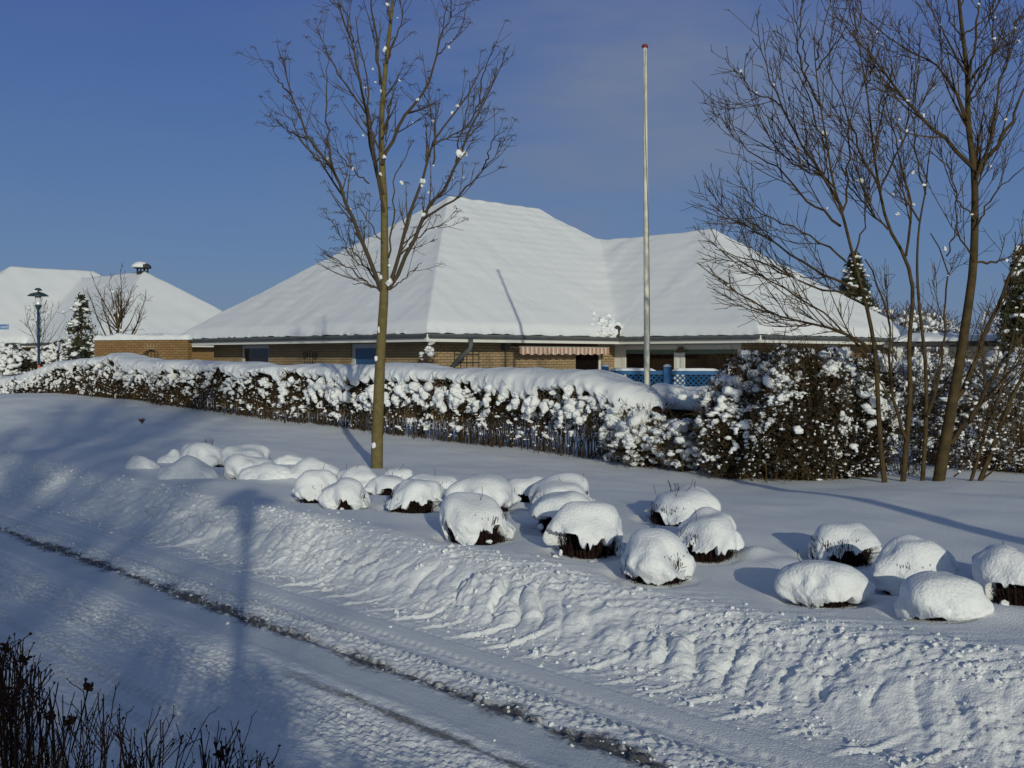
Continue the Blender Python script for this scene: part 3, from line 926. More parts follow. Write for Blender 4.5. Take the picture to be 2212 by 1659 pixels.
cc = MB().lathe([(.0, .30), (.25, .27), (.42, .17), (.5, .0), (.46, -.01), (.38, .12), (.0, .22)], (lx, ly, 6.60), 20)
cc.build('chimney_cowl', M['tile'], co, smooth=True)
cs = MB().lathe([(.0, .36), (.28, .31), (.46, .17), (.54, .0), (.5, .02), (.4, .2)], (lx - .06, ly + .07, 6.61), 20)
cs.build('chimney_snow', M['snow'], co, smooth=True)

# garden wall with an arched opening
g0, g1 = np.array([-14.35, 36.6]), np.array([-10.75, 35.3])
gd = g1 - g0; gL = np.linalg.norm(gd); grot = math.atan2(gd[1], gd[0])
GW = empty('garden_wall', (g0[0], g0[1], 0), 'tan brick garden wall with an arched opening and a snow coping, left of the bungalow', 'wall', rotz=grot)
xa = 2.35
ar, az = .42, 1.62
wv = MB()
na = 16
prev = None
xs_ = [xa - ar * math.cos(t) for t in np.linspace(0, math.pi, na + 1)]
zs_ = [az + ar * math.sin(t) for t in np.linspace(0, math.pi, na + 1)]
wv.box((0, 0, 0), (xa - ar, .24, 2.36)); wv.box((xa + ar, 0, 0), (gL, .24, 2.36))
for i in range(na):
    x_0, x_1, z_0, z_1 = xs_[i], xs_[i + 1], zs_[i], zs_[i + 1]
    wv.add([(x_0, 0, z_0), (x_1, 0, z_1), (x_1, 0, 2.36), (x_0, 0, 2.36), (x_0, .24, z_0), (x_1, .24, z_1), (x_1, .24, 2.36), (x_0, .24, 2.36)],
           [(0, 1, 2, 3), (4, 7, 6, 5), (0, 4, 5, 1), (3, 2, 6, 7)])
wv.build('wall', M['brick2'], GW)
rw = MB()
for t in np.linspace(0, math.pi, 15):
    c_, s__ = math.cos(t), math.sin(t)
    w2 = .028
    p = [(xa - c_ * r - s__ * w2 * k, yy, az + s__ * r - c_ * w2 * k * -1) for yy in (-.012, .1) for (r, k) in ((ar - .005, -1), (ar - .005, 1), (ar + .2, 1), (ar + .2, -1))]
    rw.add(p, [(0, 1, 2, 3), (7, 6, 5, 4), (0, 4, 5, 1), (1, 5, 6, 2), (2, 6, 7, 3), (3, 7, 4, 0)])
rw.build('arch_bricks', M['brick'], GW)
ir = MB()
for i in range(6): ir.tubes([[(xa - ar + .07 + i * .14, .1, .2), (xa - ar + .07 + i * .14, .1, az + .35)]], .012, 5)
ir.tubes([[(xa - ar, .1, az), (xa + ar, .1, az)]], .02, 5)
ir.build('gate_bars', M['iron'], GW)
def ridge_snow(mbx, x0, x1, y0, y1, z, h_, seed, step=.08, k=11):
    xs = np.arange(x0, x1 + step, step)
    ph = np.linspace(0, math.pi, k)
    X, P = np.meshgrid(xs, ph, indexing='ij')
    e = np.clip(np.minimum(X - x0, x1 - X) / .12, 0, 1) ** .5
    yc, w_ = (y0 + y1) / 2, (y1 - y0) / 2
    nn_ = 1 + .25 * vn2(X * 2, P, seed) + .12 * vn2(X * 7, P * 3, seed + 1)
    Y = yc - w_ * np.sign(np.cos(P)) * np.abs(np.cos(P)) ** .6 * (1 + .1 * vn2(X * 6, P, seed + 2))
    Z = z + h_ * np.sin(P) ** .7 * nn_ * e
    a, b = X.shape
    i = np.arange(a - 1)[:, None] * b + np.arange(b - 1)[None]
    mbx.add(np.stack([X, Y, Z], -1), np.stack([i, i + b, i + b + 1, i + 1], -1))
rs = MB(); ridge_snow(rs, -.04, gL + .04, -.05, .29, 2.355, .20, 71)
rs.build('snow_coping', M['snow'], GW, smooth=True)
# ------------------------------------------------------------------ snow-covered shrubs on the verge
def make_shrub(i, x, y, rad, h, rim, lab):
    rng = np.random.default_rng(100 + i)
    gz0 = ground_z(x, y) - .02
    rad, h = rad * 1.05, h * (1.06 if rim > .12 else .68)
    o = empty('snow_covered_shrub', (x, y, gz0), lab, 'shrub', 'snow-capped shrubs on the verge', rotz=0)
    nt, nr = 128, 52
    th = np.linspace(0, 2 * math.pi, nt, endpoint=False)
    ex = rng.uniform(.88, 1.06) if rim > .12 else rng.uniform(1.0, 1.22)
    o1, o2 = rng.uniform(0, 50, 2)
    ct, st_ = np.cos(th), np.sin(th)
    u = np.linspace(0, 1, nr)
    U, TH = np.meshgrid(u, th, indexing='ij')
    if rim > .12:
        # the hem of the snow wanders: here down to the ground, there lifted off the twigs
        hn = .66 - .35 * st_ + .75 * vn2(ct * 1.5 + o1, st_ * 1.5 + o2, 7) + .45 * vn2(ct * 4 + o1, st_ * 4, 8) + .30 * np.abs(vn2(ct * 8 + o1, st_ * 8, 9)) + .12 * vn2(ct * 22 + o1, st_ * 22, 9)
        hem = np.clip(rim * h * hn * .90, -.03, h * .50)
        fr_ = np.clip(hem / h, 0, .99)
        pe = np.arccos(fr_ ** (1 / .80))                      # where this meridian is cut off
        pe = np.where(hem <= 0, math.pi / 2, pe)
        phi = np.clip(U / .84, 0, 1) * pe[None]
        un = np.clip((U - .84) / .16, 0, 1)                   # tuck under the hem
        rr = np.sin(phi) ** .76
        Zc = h * np.cos(phi) ** .80
        rr = rr * (1 - .20 * sstep(.40, -.05, Zc / h)) * (1 - .42 * un)
        Rr = rad * rr
        Zc = Zc - .03 * h * np.sin(un * math.pi) + un * .04 * h - .02 * (U > .8) * (hem[None] <= 0)
    else:
        un = U * 0
        x_ = U * 1.25
        Rr = rad * x_
        rr = np.clip(x_, 0, 1)
        Zc = h * np.clip(1 - np.clip(x_, 0, 1) ** 2.4, 0, 1) ** .62 * .88 + .12 * h * np.exp(-x_ ** 2 * 2) - .04 * U - .06 * np.clip(x_ - 1, 0, 1)
    Xc, Yc = Rr * np.cos(TH) * ex, Rr * np.sin(TH) / ex
    f1 = 1 / (rad * .75)
    big = vn3(Xc * f1 + o1, Yc * f1 + o2, Zc * f1, 12)
    med = vn3(Xc * f1 * 2.1 + o2, Yc * f1 * 2.1, Zc * f1 * 2.1 + o1, 13)
    sml = vn3(Xc * f1 * 5 + o2, Yc * f1 * 5, Zc * f1 * 5 + o1, 16)
    fine = vn3(Xc * 24 + i, Yc * 24, Zc * 24, 14) + .5 * vn3(Xc * 50 + i, Yc * 50, Zc * 50, 15)
    side = np.clip(rr, 0, 1) ** 2
    low = sstep(.8, .25, Zc / h)
    amp = rad * (.26 * big + .15 * med * side + .055 * sml * low) + .0055 * fine * low + .0015 * fine
    if rim <= .12: amp = amp * 1.25 * np.clip(1.5 - U * 1.5, 0, 1)
    nx, ny = np.cos(TH), np.sin(TH)
    Xc = Xc + amp * nx * side; Yc = Yc + amp * ny * side
    Zc = Zc + amp * .55 * (1 - side) + amp * .25 * side * (1 - un)
    Zc = Zc + (.10 if rim > .12 else .05) * h * vn2(Xc * f1 * .7 + o1, Yc * f1 * .7 + o2, 17) * (1 - side * .5)
    lx, ly = rng.uniform(-.18, .18, 2)
    Xc = Xc + lx * Zc; Yc = Yc + ly * Zc
    i0 = np.arange(nr - 1)[:, None] * nt
    j = np.arange(nt)[None]; j2 = (j + 1) % nt
    Q = np.stack([i0 + j, i0 + nt + j, i0 + nt + j2, i0 + j2], -1)
    MB().add(np.stack([Xc, Yc, Zc], -1), Q).build('snow_cap', M['snow'], o, smooth=True)
    if rim > .12:
        n = int(420 * (rad / .3))
        a = rng.uniform(0, 2 * math.pi, n); b = np.sqrt(rng.uniform(.1, 1, n))
        tip = np.stack([np.cos(a) * b * rad * .80 * ex, np.sin(a) * b * rad * .80 / ex, h * rng.uniform(.35, .68, n)], 1)
        base = np.stack([np.cos(a) * b * rad * .60, np.sin(a) * b * rad * .60, np.full(n, -.04)], 1)
        mid = (tip + base) / 2 + rng.normal(0, .02, (n, 3))
        P = np.stack([base, mid, tip], 1)
        sm = MB().tubes(P, np.stack([np.full(n, .0045), np.full(n, .0035), np.full(n, .002)], 1), 3, cap=False)
        m_ = n * 2
        st = P[rng.integers(0, n, m_), 1] + rng.normal(0, .015, (m_, 3))
        dr = rng.normal(0, 1, (m_, 3)); dr[:, 2] = np.abs(dr[:, 2]) + .4; dr /= np.linalg.norm(dr, axis=1, keepdims=True)
        L = rng.uniform(.02, .06, (m_, 1))
        sm.tubes(np.stack([st, st + dr * L], 1), .0018, 3, cap=False)
        k = rng.integers(0, 3) if i not in (11, 31) else 14       # bare tips poking through the snow
        a = rng.uniform(0, 2 * math.pi, k); b = rng.uniform(0, .6, k)
        p0 = np.stack([np.cos(a) * b * rad, np.sin(a) * b * rad, np.full(k, h * .85)], 1)
        p1 = p0 + np.stack([rng.normal(0, .03, k), rng.normal(0, .03, k), rng.uniform(.07, .13, k)], 1)
        sm.tubes(np.stack([p0, (p0 + p1) / 2 + rng.normal(0, .006, (k, 3)), p1], 1), .0022, 3)
        sm.build('stems', M['twig_red'], o)
        if i in (0, 1, 8, 17, 12):
            kk = 4
            a = rng.uniform(-2.9, -.4, kk)
            lump_parts('snow_clump', np.stack([np.cos(a) * rad * .92, np.sin(a) * rad * .92, rng.uniform(.03, .3, kk) * h], 1), rng.uniform(.012, .035, (kk, 3)), rng, o)
for i, (x, y, rad, h, rim, lab) in enumerate(shr): make_shrub(i, x, y, rad, h, rim, lab)

# ------------------------------------------------------------------ hedge
def interp_path(P, t):
    # P (N,m,3), t (N,)
    m = P.shape[1]
    f = np.clip(t, 0, .9999) * (m - 1)
    i = f.astype(int); w = (f - i)[:, None]
    n = np.arange(len(P))
    return P[n, i] * (1 - w) + P[n, i + 1] * w, P[n, i + 1] - P[n, i]

def spawn(P, R, rng, dens, l0, l1, ang=(25, 55), up=.15, wig=.12, m=6, t0=.15, rk=.55, rmin=.0015, tips=False):
    seg = np.linalg.norm(np.diff(P, axis=1), axis=2).sum(1)
    cnt = rng.poisson(np.maximum(seg * dens, .01))
    idx = np.repeat(np.arange(len(P)), cnt)
    if len(idx) == 0: return np.zeros((0, m, 3)), np.zeros((0, m))
    t = rng.uniform(t0, 1, len(idx))
    pos, tan = interp_path(P[idx], t)
    tan /= np.linalg.norm(tan, axis=1, keepdims=True) + 1e-9
    rnd = rng.normal(0, 1, (len(idx), 3))
    perp = rnd - (rnd * tan).sum(1, keepdims=True) * tan
    perp /= np.linalg.norm(perp, axis=1, keepdims=True) + 1e-9
    a = np.radians(rng.uniform(*ang, len(idx)))[:, None]
    d = np.cos(a) * tan + np.sin(a) * perp
    L = rng.uniform(l0, l1, len(idx)) * (1.15 - .6 * t)
    rb = R[idx, 0] * (1 - t) + R[idx, -1] * t
    r0 = np.maximum(rb * rk, rmin * 1.3)
    pts = [pos]
    p = pos
    for k in range(m - 1):
        p = p + d * (L / (m - 1))[:, None]
        pts.append(p)
        d = d + rng.normal(0, wig, d.shape) + np.array([0, 0, up])
        d /= np.linalg.norm(d, axis=1, keepdims=True)
    return np.stack(pts, 1), np.linspace(1, 0, m)[None] * (r0 - rmin)[:, None] + rmin

hs0, hs1 = -46.0, -9.7
HTS = np.array([-60, -45, -38, -34, -31, -28, -25.5, -22, -16, -11, -10.2, -9.7])
HTZ = np.array([.7, .75, 1.0, 1.42, 1.76, 1.84, 1.74, 1.66, 1.65, 1.61, 1.48, 1.30])
def hedge_q(s): return 11.85 + .12 * np.sin(s * .35)
def hedge_top(s): return np.interp(s, HTS, HTZ) + .05 * vn2(s * .9, s * 0, 81) + .025 * vn2(s * 2.6, s * 0, 82)
rng = np.random.default_rng(11)
HG = empty('hedge', (*xy(-12, 11.85), 0), 'long clipped bare brown hedge with a thick snow top between the verge and the bungalow', 'hedge', rotz=ROAD_ROT)
def hloc(s, q, z): return np.stack([s + 12, q - 11.85, z], -1)
tw = MB()
n = 3400
s_ = rng.uniform(hs0, hs1, n); s_ = np.round(s_ / .22) * .22 + rng.normal(0, .055, n)
q_ = hedge_q(s_) + rng.normal(0, .13, n)
zb = gz(s_, q_) - .05
tp = hedge_top(s_) - .12 + rng.uniform(-.25, .05, n)
P = []
for f in np.linspace(0, 1, 6):
    sp_ = .02 + .17 * f
    P.append(hloc(s_ + rng.normal(0, 1, n) * sp_ * .35 + (rng.normal(0, 1, n) * 0), q_ + rng.normal(0, 1, n) * sp_ * .35, zb + (tp - zb) * f))
P = np.stack(P, 1)
lean = rng.normal(0, .16, (n, 2))
P[:, :, :2] += np.linspace(0, 1, 6)[None, :, None] ** 1.4 * lean[:, None]
R = np.linspace(1, .35, 6)[None] * rng.uniform(.004, .010, n)[:, None]
tw.tubes(P, R, 3, cap=False)
P2, R2 = spawn(P, R, rng, 9, .10, .34, (25, 75), .08, .25, 4, .3, .5, .0022)
tw.tubes(P2, R2, 3, cap=False)
tw.build('branches', M['twig'], HG)
# small retained leaves and dense twig ends, thickest in the upper half
def leaf_quads(mb, C, size, rng):
    n = len(C)
    a = rng.normal(0, 1, (n, 3)); a /= np.linalg.norm(a, axis=1, keepdims=True)
    b = rng.normal(0, 1, (n, 3)); b -= (a * b).sum(1, keepdims=True) * a; b /= np.linalg.norm(b, axis=1, keepdims=True)
    s = (size * rng.uniform(.6, 1.4, n))[:, None]
    v = np.stack([C - a * s, C - b * s * .55, C + a * s, C + b * s * .55], 1)
    i = np.arange(n)[:, None] * 4 + np.arange(4)[None]
    mb.add(v, i)
lf = MB()
n = 62000
s_ = rng.uniform(hs0, hs1, n)
f = 1 - rng.uniform(0, 1, n) ** 1.2 * .8
dens = vn2(s_ * 1.6, f * 3, 84)
q_ = hedge_q(s_) + rng.uniform(-.5, .45, n) * (.5 + .5 * f)
zb = gz(s_, q_)
z_ = zb + (hedge_top(s_) - .16 - zb) * f
keep = dens > rng.uniform(-.9, .8, n) - (f - .5) * 1.6 + .9 * sstep(-19, -13, s_) * sstep(.62, .3, f)
leaf_quads(lf, hloc(s_, q_, z_)[keep], .024, rng)
stuff(lf.build('leaves', mat('dark hedge leaves', (.022, .013, .008), .8, .2, col2=(.055, .034, .016), nscale=3), HG))
# snow top: a heavy lumpy roll with a ragged front hem
sx = np.arange(hs0, hs1 + .001, .03)
nph = 60
v = np.linspace(0, 1, nph)
S, Vv = np.meshgrid(sx, v, indexing='ij')
ph = R_(-30) + Vv * R_(235)
top = hedge_top(sx)[:, None]
T = .145 + .07 * sstep(-15, -11, sx)[:, None] + .05 * vn2(sx * 1.1, sx * 0, 85)[:, None]
cw = np.cos(ph)
yy = -np.sign(cw) * np.abs(cw) ** .75 * (.50 + .06 * vn2(S * 1.2, S * 0, 86))
zz = np.where(np.sin(ph) > 0, np.abs(np.sin(ph)) ** .72, -np.abs(np.sin(ph)) * .55)
hemn = .07 * np.abs(vn2(S * 3.4, S * 0 + 1, 87)) + .09 * np.clip(vn2(S * 8, S * 0 + 2, 88), 0, 1) + .05 * vn2(S * 17, S * 0, 89) + .05 * vn2(S * 1.3, S * 0, 90)
front = sstep(.27, .03, Vv)
Zz = top - T + T * zz - front * hemn * 1.25
Yy = yy - .05 * front * sstep(0, .12, Vv)
wx = S
d1 = vn3(wx * 2.4, Yy * 2.4, Zz * 2.4, 91); d2 = vn3(wx * 7, Yy * 7, Zz * 7, 92); d3 = vn3(wx * 19, Yy * 19, Zz * 19, 93)
dd = .035 * d1 + front * (.055 * d2 + .022 * d3) + (1 - front) * .006 * d2
Yy = Yy + dd * (-cw) * 1.0
Zz = Zz + dd * np.abs(np.sin(ph)) * .7
endf = np.clip((hs1 - S) / .35, 0, 1) ** .5
Yy = Yy * (.25 + .75 * endf); Zz = top - T - .05 + (Zz - top + T + .05) * (.3 + .7 * endf)
a, b = S.shape
i = np.arange(a - 1)[:, None] * b + np.arange(b - 1)[None]
Vt = hloc(S, hedge_q(S) + Yy, Zz)
MB().add(Vt, np.stack([i, i + b, i + b + 1, i + 1], -1)).build('snow_top', M['snow'], HG, smooth=True)
# clumps of snow caught in the face of the hedge
cl = MB()
n = 1500
s_ = rng.uniform(hs0, hs1 - .1, n)
f = 1 - np.abs(rng.normal(0, .46, n)) - .06
ok = f > .08
s_, f = s_[ok], f[ok]
cldn = vn2(s_ * 1.1, f * 2.5, 95) + .6 * (f - .5)
ok = cldn > rng.uniform(-.9, .7, len(s_))
s_, f = s_[ok], f[ok]
q_ = hedge_q(s_) - .44 - .07 * rng.uniform(-1, 1.4, len(s_)) * 1.2 + .25 * (1 - f)
zb = gz(s_, q_)
z_ = zb + (hedge_top(s_) - .2 - zb) * f
rad = (.022 + .066 * rng.uniform(0, 1, len(s_)) ** 1.6) * (.55 + .75 * f)
RD = np.stack([rad * rng.uniform(.7, 1.5, len(s_)), rad * rng.uniform(.7, 1.1, len(s_)), rad * rng.uniform(.7, 1.9, len(s_))], 1)
drooping(cl, hloc(s_, q_, z_), rad * .8, rng, 2)
n = 3600
s_ = rng.uniform(hs0, hs1, n); f = rng.uniform(.04, .95, n) ** .8
zb = gz(s_, hedge_q(s_) - .4)
flecks(cl, hloc(s_, hedge_q(s_) - rng.uniform(.1, .5, n) * (.5 + .5 * f), zb + (hedge_top(s_) - .2 - zb) * f), rng, .006, .022)
ex_s = rng.uniform(-19, hs1 - .3, 46)           # some larger drooping tongues
ex_f = rng.uniform(.62, .95, 46)
zb = gz(ex_s, ex_s * 0 + 11.4)
c0 = hloc(ex_s, hedge_q(ex_s) - .52, zb + (hedge_top(ex_s) - .2 - zb) * ex_f)
for c in c0:
    k = rng.integers(3, 6)
    dirx = rng.normal(0, .05)
    pts = c + np.stack([np.arange(k) * dirx + rng.normal(0, .015, k), rng.normal(0, .02, k), -np.arange(k) * .045], 1)
    rr_ = rng.uniform(.045, .085, k) * np.linspace(1, .6, k)
    lumps(cl, pts, rr_, rng, 2, .35)
stuff(cl.build('snow_clumps', M['snow'], HG, smooth=True))

# ------------------------------------------------------------------ loose bushes
def bush(name, label, cat, blobs, rng, ntw, nleaf, nclump, clr=(.03, .08), tm='twig', lm='leaf_dark', leafs=.03, group=None, stems=60, stuffed=True, low=.0):
    """blobs: list of (centre xyz, radii xyz)"""
    C = np.array([b[0] for b in blobs], float); Rr = np.array([b[1] for b in blobs], float)
    base = np.array([C[:, 0].mean(), C[:, 1].mean()])
    gz0 = ground_z(*base)
    o = empty(name, (base[0], base[1], gz0), label, cat, group)
    off = np.array([base[0], base[1], gz0])
    C = C - off
    vol = Rr.prod(1); pr = vol / vol.sum()
    def sample(n, inner=.0, uphalf=False):
        k = rng.choice(len(C), n, p=pr)
        d = rng.normal(0, 1, (n, 3)); d /= np.linalg.norm(d, axis=1, keepdims=True)
        if uphalf: d[:, 2] = np.abs(d[:, 2])
        r = (inner + (1 - inner) * rng.uniform(0, 1, n)) ** (1 / 3)
        r = r * (1 + .18 * vn3(d[:, 0] * 3 + k * 5, d[:, 1] * 3, d[:, 2] * 3, 8))
        return C[k] + d * Rr[k] * r[:, None], d, k
    t = MB()
    tip, d, k = sample(stems * 3, .3)
    root = np.stack([C[k, 0] + rng.normal(0, .25, len(k)) * Rr[k, 0], C[k, 1] + rng.normal(0, .25, len(k)) * Rr[k, 1], np.full(len(k), -.05)], 1)
    mid = root * .5 + tip * .5 + rng.normal(0, .06, tip.shape); mid[:, 2] = tip[:, 2] * .6
    P = np.stack([root, (root + mid) / 2 + rng.normal(0, .03, mid.shape), mid, (mid + tip) / 2 + rng.normal(0, .04, mid.shape), tip], 1)
    R = np.linspace(1, .2, 5)[None] * rng.uniform(.006, .012, len(k))[:, None]
    t.tubes(P, R, 3, cap=False)
    pts, d, k = sample(ntw, .15)
    ok = pts[:, 2] > 0.02
    pts, d = pts[ok], d[ok]
    dr = d * .7 + rng.normal(0, .6, d.shape) + np.array([0, 0, .35]); dr /= np.linalg.norm(dr, axis=1, keepdims=True)
    L = rng.uniform(.08, .26, (len(pts), 1))
    m1 = pts + dr * L * .5 + rng.normal(0, .015, pts.shape)
    t.tubes(np.stack([pts, m1, pts + dr * L], 1), np.array([[.0035, .0028, .0016]]), 3, cap=False)
    t.build('branches', M[tm], o)
    if nleaf:
        l_ = MB(); pts, d, k = sample(nleaf, .1)
        pts = pts[pts[:, 2] > .0]
        leaf_quads(l_, pts, leafs, rng)
        lo = l_.build('leaves', M[lm], o)
        if stuffed: stuff(lo)
    if nclump:
        c_ = MB(); pts, d, k = sample(nclump, .55, False)
        sh = pts + np.array([0, 0, .0])
        cl_n = lambda p: vn3(p[:, 0] * 2.6 + 9, p[:, 1] * 2.6, p[:, 2] * 3.4, 18) + .5 * vn3(p[:, 0] * 6, p[:, 1] * 6, p[:, 2] * 6, 19)
        ok = (pts[:, 2] > .04) & ((d[:, 2] > rng.uniform(-1.0, .6, len(d)))) & (cl_n(pts) + .35 * d[:, 2] + 1.1 * (pts[:, 2] / pts[:, 2].max() - .55) > rng.uniform(-.7, .5, len(d)))
        pts, d = pts[ok], d[ok]
        w = rng.uniform(0, 1, len(pts)) ** 3.2
        rad = clr[0] + (clr[1] - clr[0]) * w * (.5 + .5 * np.clip(d[:, 2] + .4, 0, 1))
        RD = np.stack([rad * rng.uniform(.9, 1.7, len(rad)), rad * rng.uniform(.8, 1.2, len(rad)), rad * rng.uniform(.6, 1.1, len(rad))], 1)
        drooping(c_, pts, rad * .72, rng)
        fp, d, k = sample(nclump * 2, .35)
        fp = fp[cl_n(fp) > rng.uniform(-.9, .9, len(fp))]
        flecks(c_, fp[fp[:, 2] > .02], rng, clr[0] * .7, clr[0] * 2.2)
        so = c_.build('snow_clumps', M['snow'], o, smooth=True)
        if stuffed: stuff(so)
    return o
def bl(px, py, d, rx, rz, ry=None):      # a bush lobe seen centred at a pixel
    p = at(px, py, d)
    return (tuple(p), (rx / F * d, (ry if ry else rx / F * d), rz / F * d))
rng = np.random.default_rng(21)
bush('bush', 'big dark tangled bush loaded with snow lumps, left of the thick right trunks', 'bush',
     [bl(1600, 930, 13.6, 100, 120), bl(1720, 900, 13.3, 120, 140), bl(1850, 920, 13.3, 90, 130), bl(1640, 830, 13.8, 90, 70), bl(1780, 820, 13.4, 110, 60), bl(1890, 850, 13.4, 60, 80)], rng, 13000, 20000, 3600, (.010, .12), tm='twig_dark', stems=170)
bush('low_bush', 'low sprawling bush under heavy sagging pads of snow, below the flagpole', 'bush',
     [bl(1400, 950, 14.9, 80, 55), bl(1480, 960, 14.3, 70, 50), bl(1345, 940, 15.4, 50, 60)], rng, 2600, 1200, 420, (.03, .15), stems=40)
bush('thicket', 'loose snowy thicket of thin twigs behind the leaning trunks at the right edge', 'bush',
     [bl(2120, 930, 15.5, 110, 110), bl(2230, 900, 15.0, 100, 150), bl(2010, 880, 16.5, 90, 110), bl(1950, 960, 14.2, 60, 80)], rng, 9000, 500, 3800, (.009, .08), tm='twig_dark', stems=110)
bush('snowy_bush', 'wide snow-smothered bush behind the right hand trunks, before the carport', 'bush',
     [bl(2050, 850, 22, 110, 70), bl(2180, 840, 21, 90, 80), bl(1960, 850, 23, 70, 60), bl(2270, 830, 22, 80, 80)], rng, 5000, 2500, 1500, (.03, .16), stems=60)
bush('snowy_bushes', 'row of snow-plastered bushes beyond the left end of the hedge', 'bush',
     [bl(20, 790, 38, 45, 42), bl(-50, 790, 38, 40, 42), bl(90, 785, 39, 45, 30), bl(150, 770, 39, 40, 40), bl(195, 775, 39, 25, 30)], rng, 5000, 8000, 1500, (.05, .18), stems=40, leafs=.06)

# evergreen hedge stub with a thick snow roll
pe0, pe1 = at(1412, 900, 17.2), at(1640, 900, 16.2)
dv = pe1[:2] - pe0[:2]; Lh = np.linalg.norm(dv)
EH = empty('evergreen_hedge', (pe0[0], pe0[1], .1), 'short dark evergreen hedge with a deep rounded snow roll below the blue fence', 'hedge', rotz=math.atan2(dv[1], dv[0]))
e_ = MB(); n = 26000
pts = np.stack([rng.uniform(-.05, Lh, n), rng.uniform(-.36, .5, n), rng.uniform(0, .98, n)], 1)
leaf_quads(e_, pts, .03, rng)
stuff(e_.build('leaves', M['leaf_dark'], EH))
e2 = MB(); n = 500
b0 = np.stack([rng.uniform(0, Lh, n), rng.uniform(-.25, .35, n), np.full(n, -.05)], 1)
e2.tubes(np.stack([b0, b0 + rng.normal(0, .1, (n, 3)) * [1, 1, 0] + [0, 0, 1.0]], 1), .008, 3, cap=False)
e2.build('branches', M['twig'], EH)
e3 = MB()
sx = np.arange(-.15, Lh + .001, .03); v = np.linspace(0, 1, 40)
S, Vv = np.meshgrid(sx, v, indexing='ij')
ph = R_(-35) + Vv * R_(245)
cw, sw = np.cos(ph), np.sin(ph)
en = np.clip(np.minimum(S + .15, Lh - S) / .25, 0, 1) ** .5
nn_ = vn3(S * 3, cw * 1.2, sw * 1.2, 31) * .06 + vn3(S * 9, cw * 3, sw * 3, 32) * .02
Y_ = (-np.sign(cw) * np.abs(cw) ** .8 * .48 - nn_ * np.sign(cw)) * (.3 + .7 * en) + .06
Z_ = .98 + (np.where(sw > 0, sw ** .8, sw * .6) * .27 + nn_ * .6 + .05 * vn2(S * 1.3, S * 0, 33)) * (.3 + .7 * en)
a, b = S.shape
i = np.arange(a - 1)[:, None] * b + np.arange(b - 1)[None]
e3.add(np.stack([S, Y_, Z_], -1), np.stack([i, i + b, i + b + 1, i + 1], -1))
e3.build('snow_top', M['snow'], EH, smooth=True)

# climbing rose with a pad of snow on the bungalow's front
rngc = np.random.default_rng(8)
pc = at(925, 770, 27.2)
co = bush('climbing_plant', 'small climbing plant holding a ball of snow before the wall below the roof corner', 'plant',
     [((pc[0], pc[1], 1.75), (.22, .2, .25)), ((pc[0] + .08, pc[1], 2.05), (.08, .08, .22))], rngc, 130, 70, 26, (.04, .13), stems=8)
# ------------------------------------------------------------------ trees
def smooth_path(pts, k):
    pts = np.asarray(pts, float)
    if len(pts) > 2:
        for _ in range(2):
            q = [pts[0]]
            for a, b in zip(pts[:-1], pts[1:]): q += [a * .75 + b * .25, a * .25 + b * .75]
            q.append(pts[-1]); pts = np.array(q)
    seg = np.r_[0, np.cumsum(np.linalg.norm(np.diff(pts, axis=0), axis=1))]
    t = np.linspace(0, seg[-1], k)
    return np.stack([np.interp(t, seg, pts[:, i]) for i in range(pts.shape[1])], 1)

def limb3d(pix, d0, d1, k=14, conv=lambda x, y: (x, y)):
    n = len(pix)
    f = np.linspace(0, 1, n)
    return smooth_path([at(*conv(*p), d0 + (d1 - d0) * t) for p, t in zip(pix, f)], k)

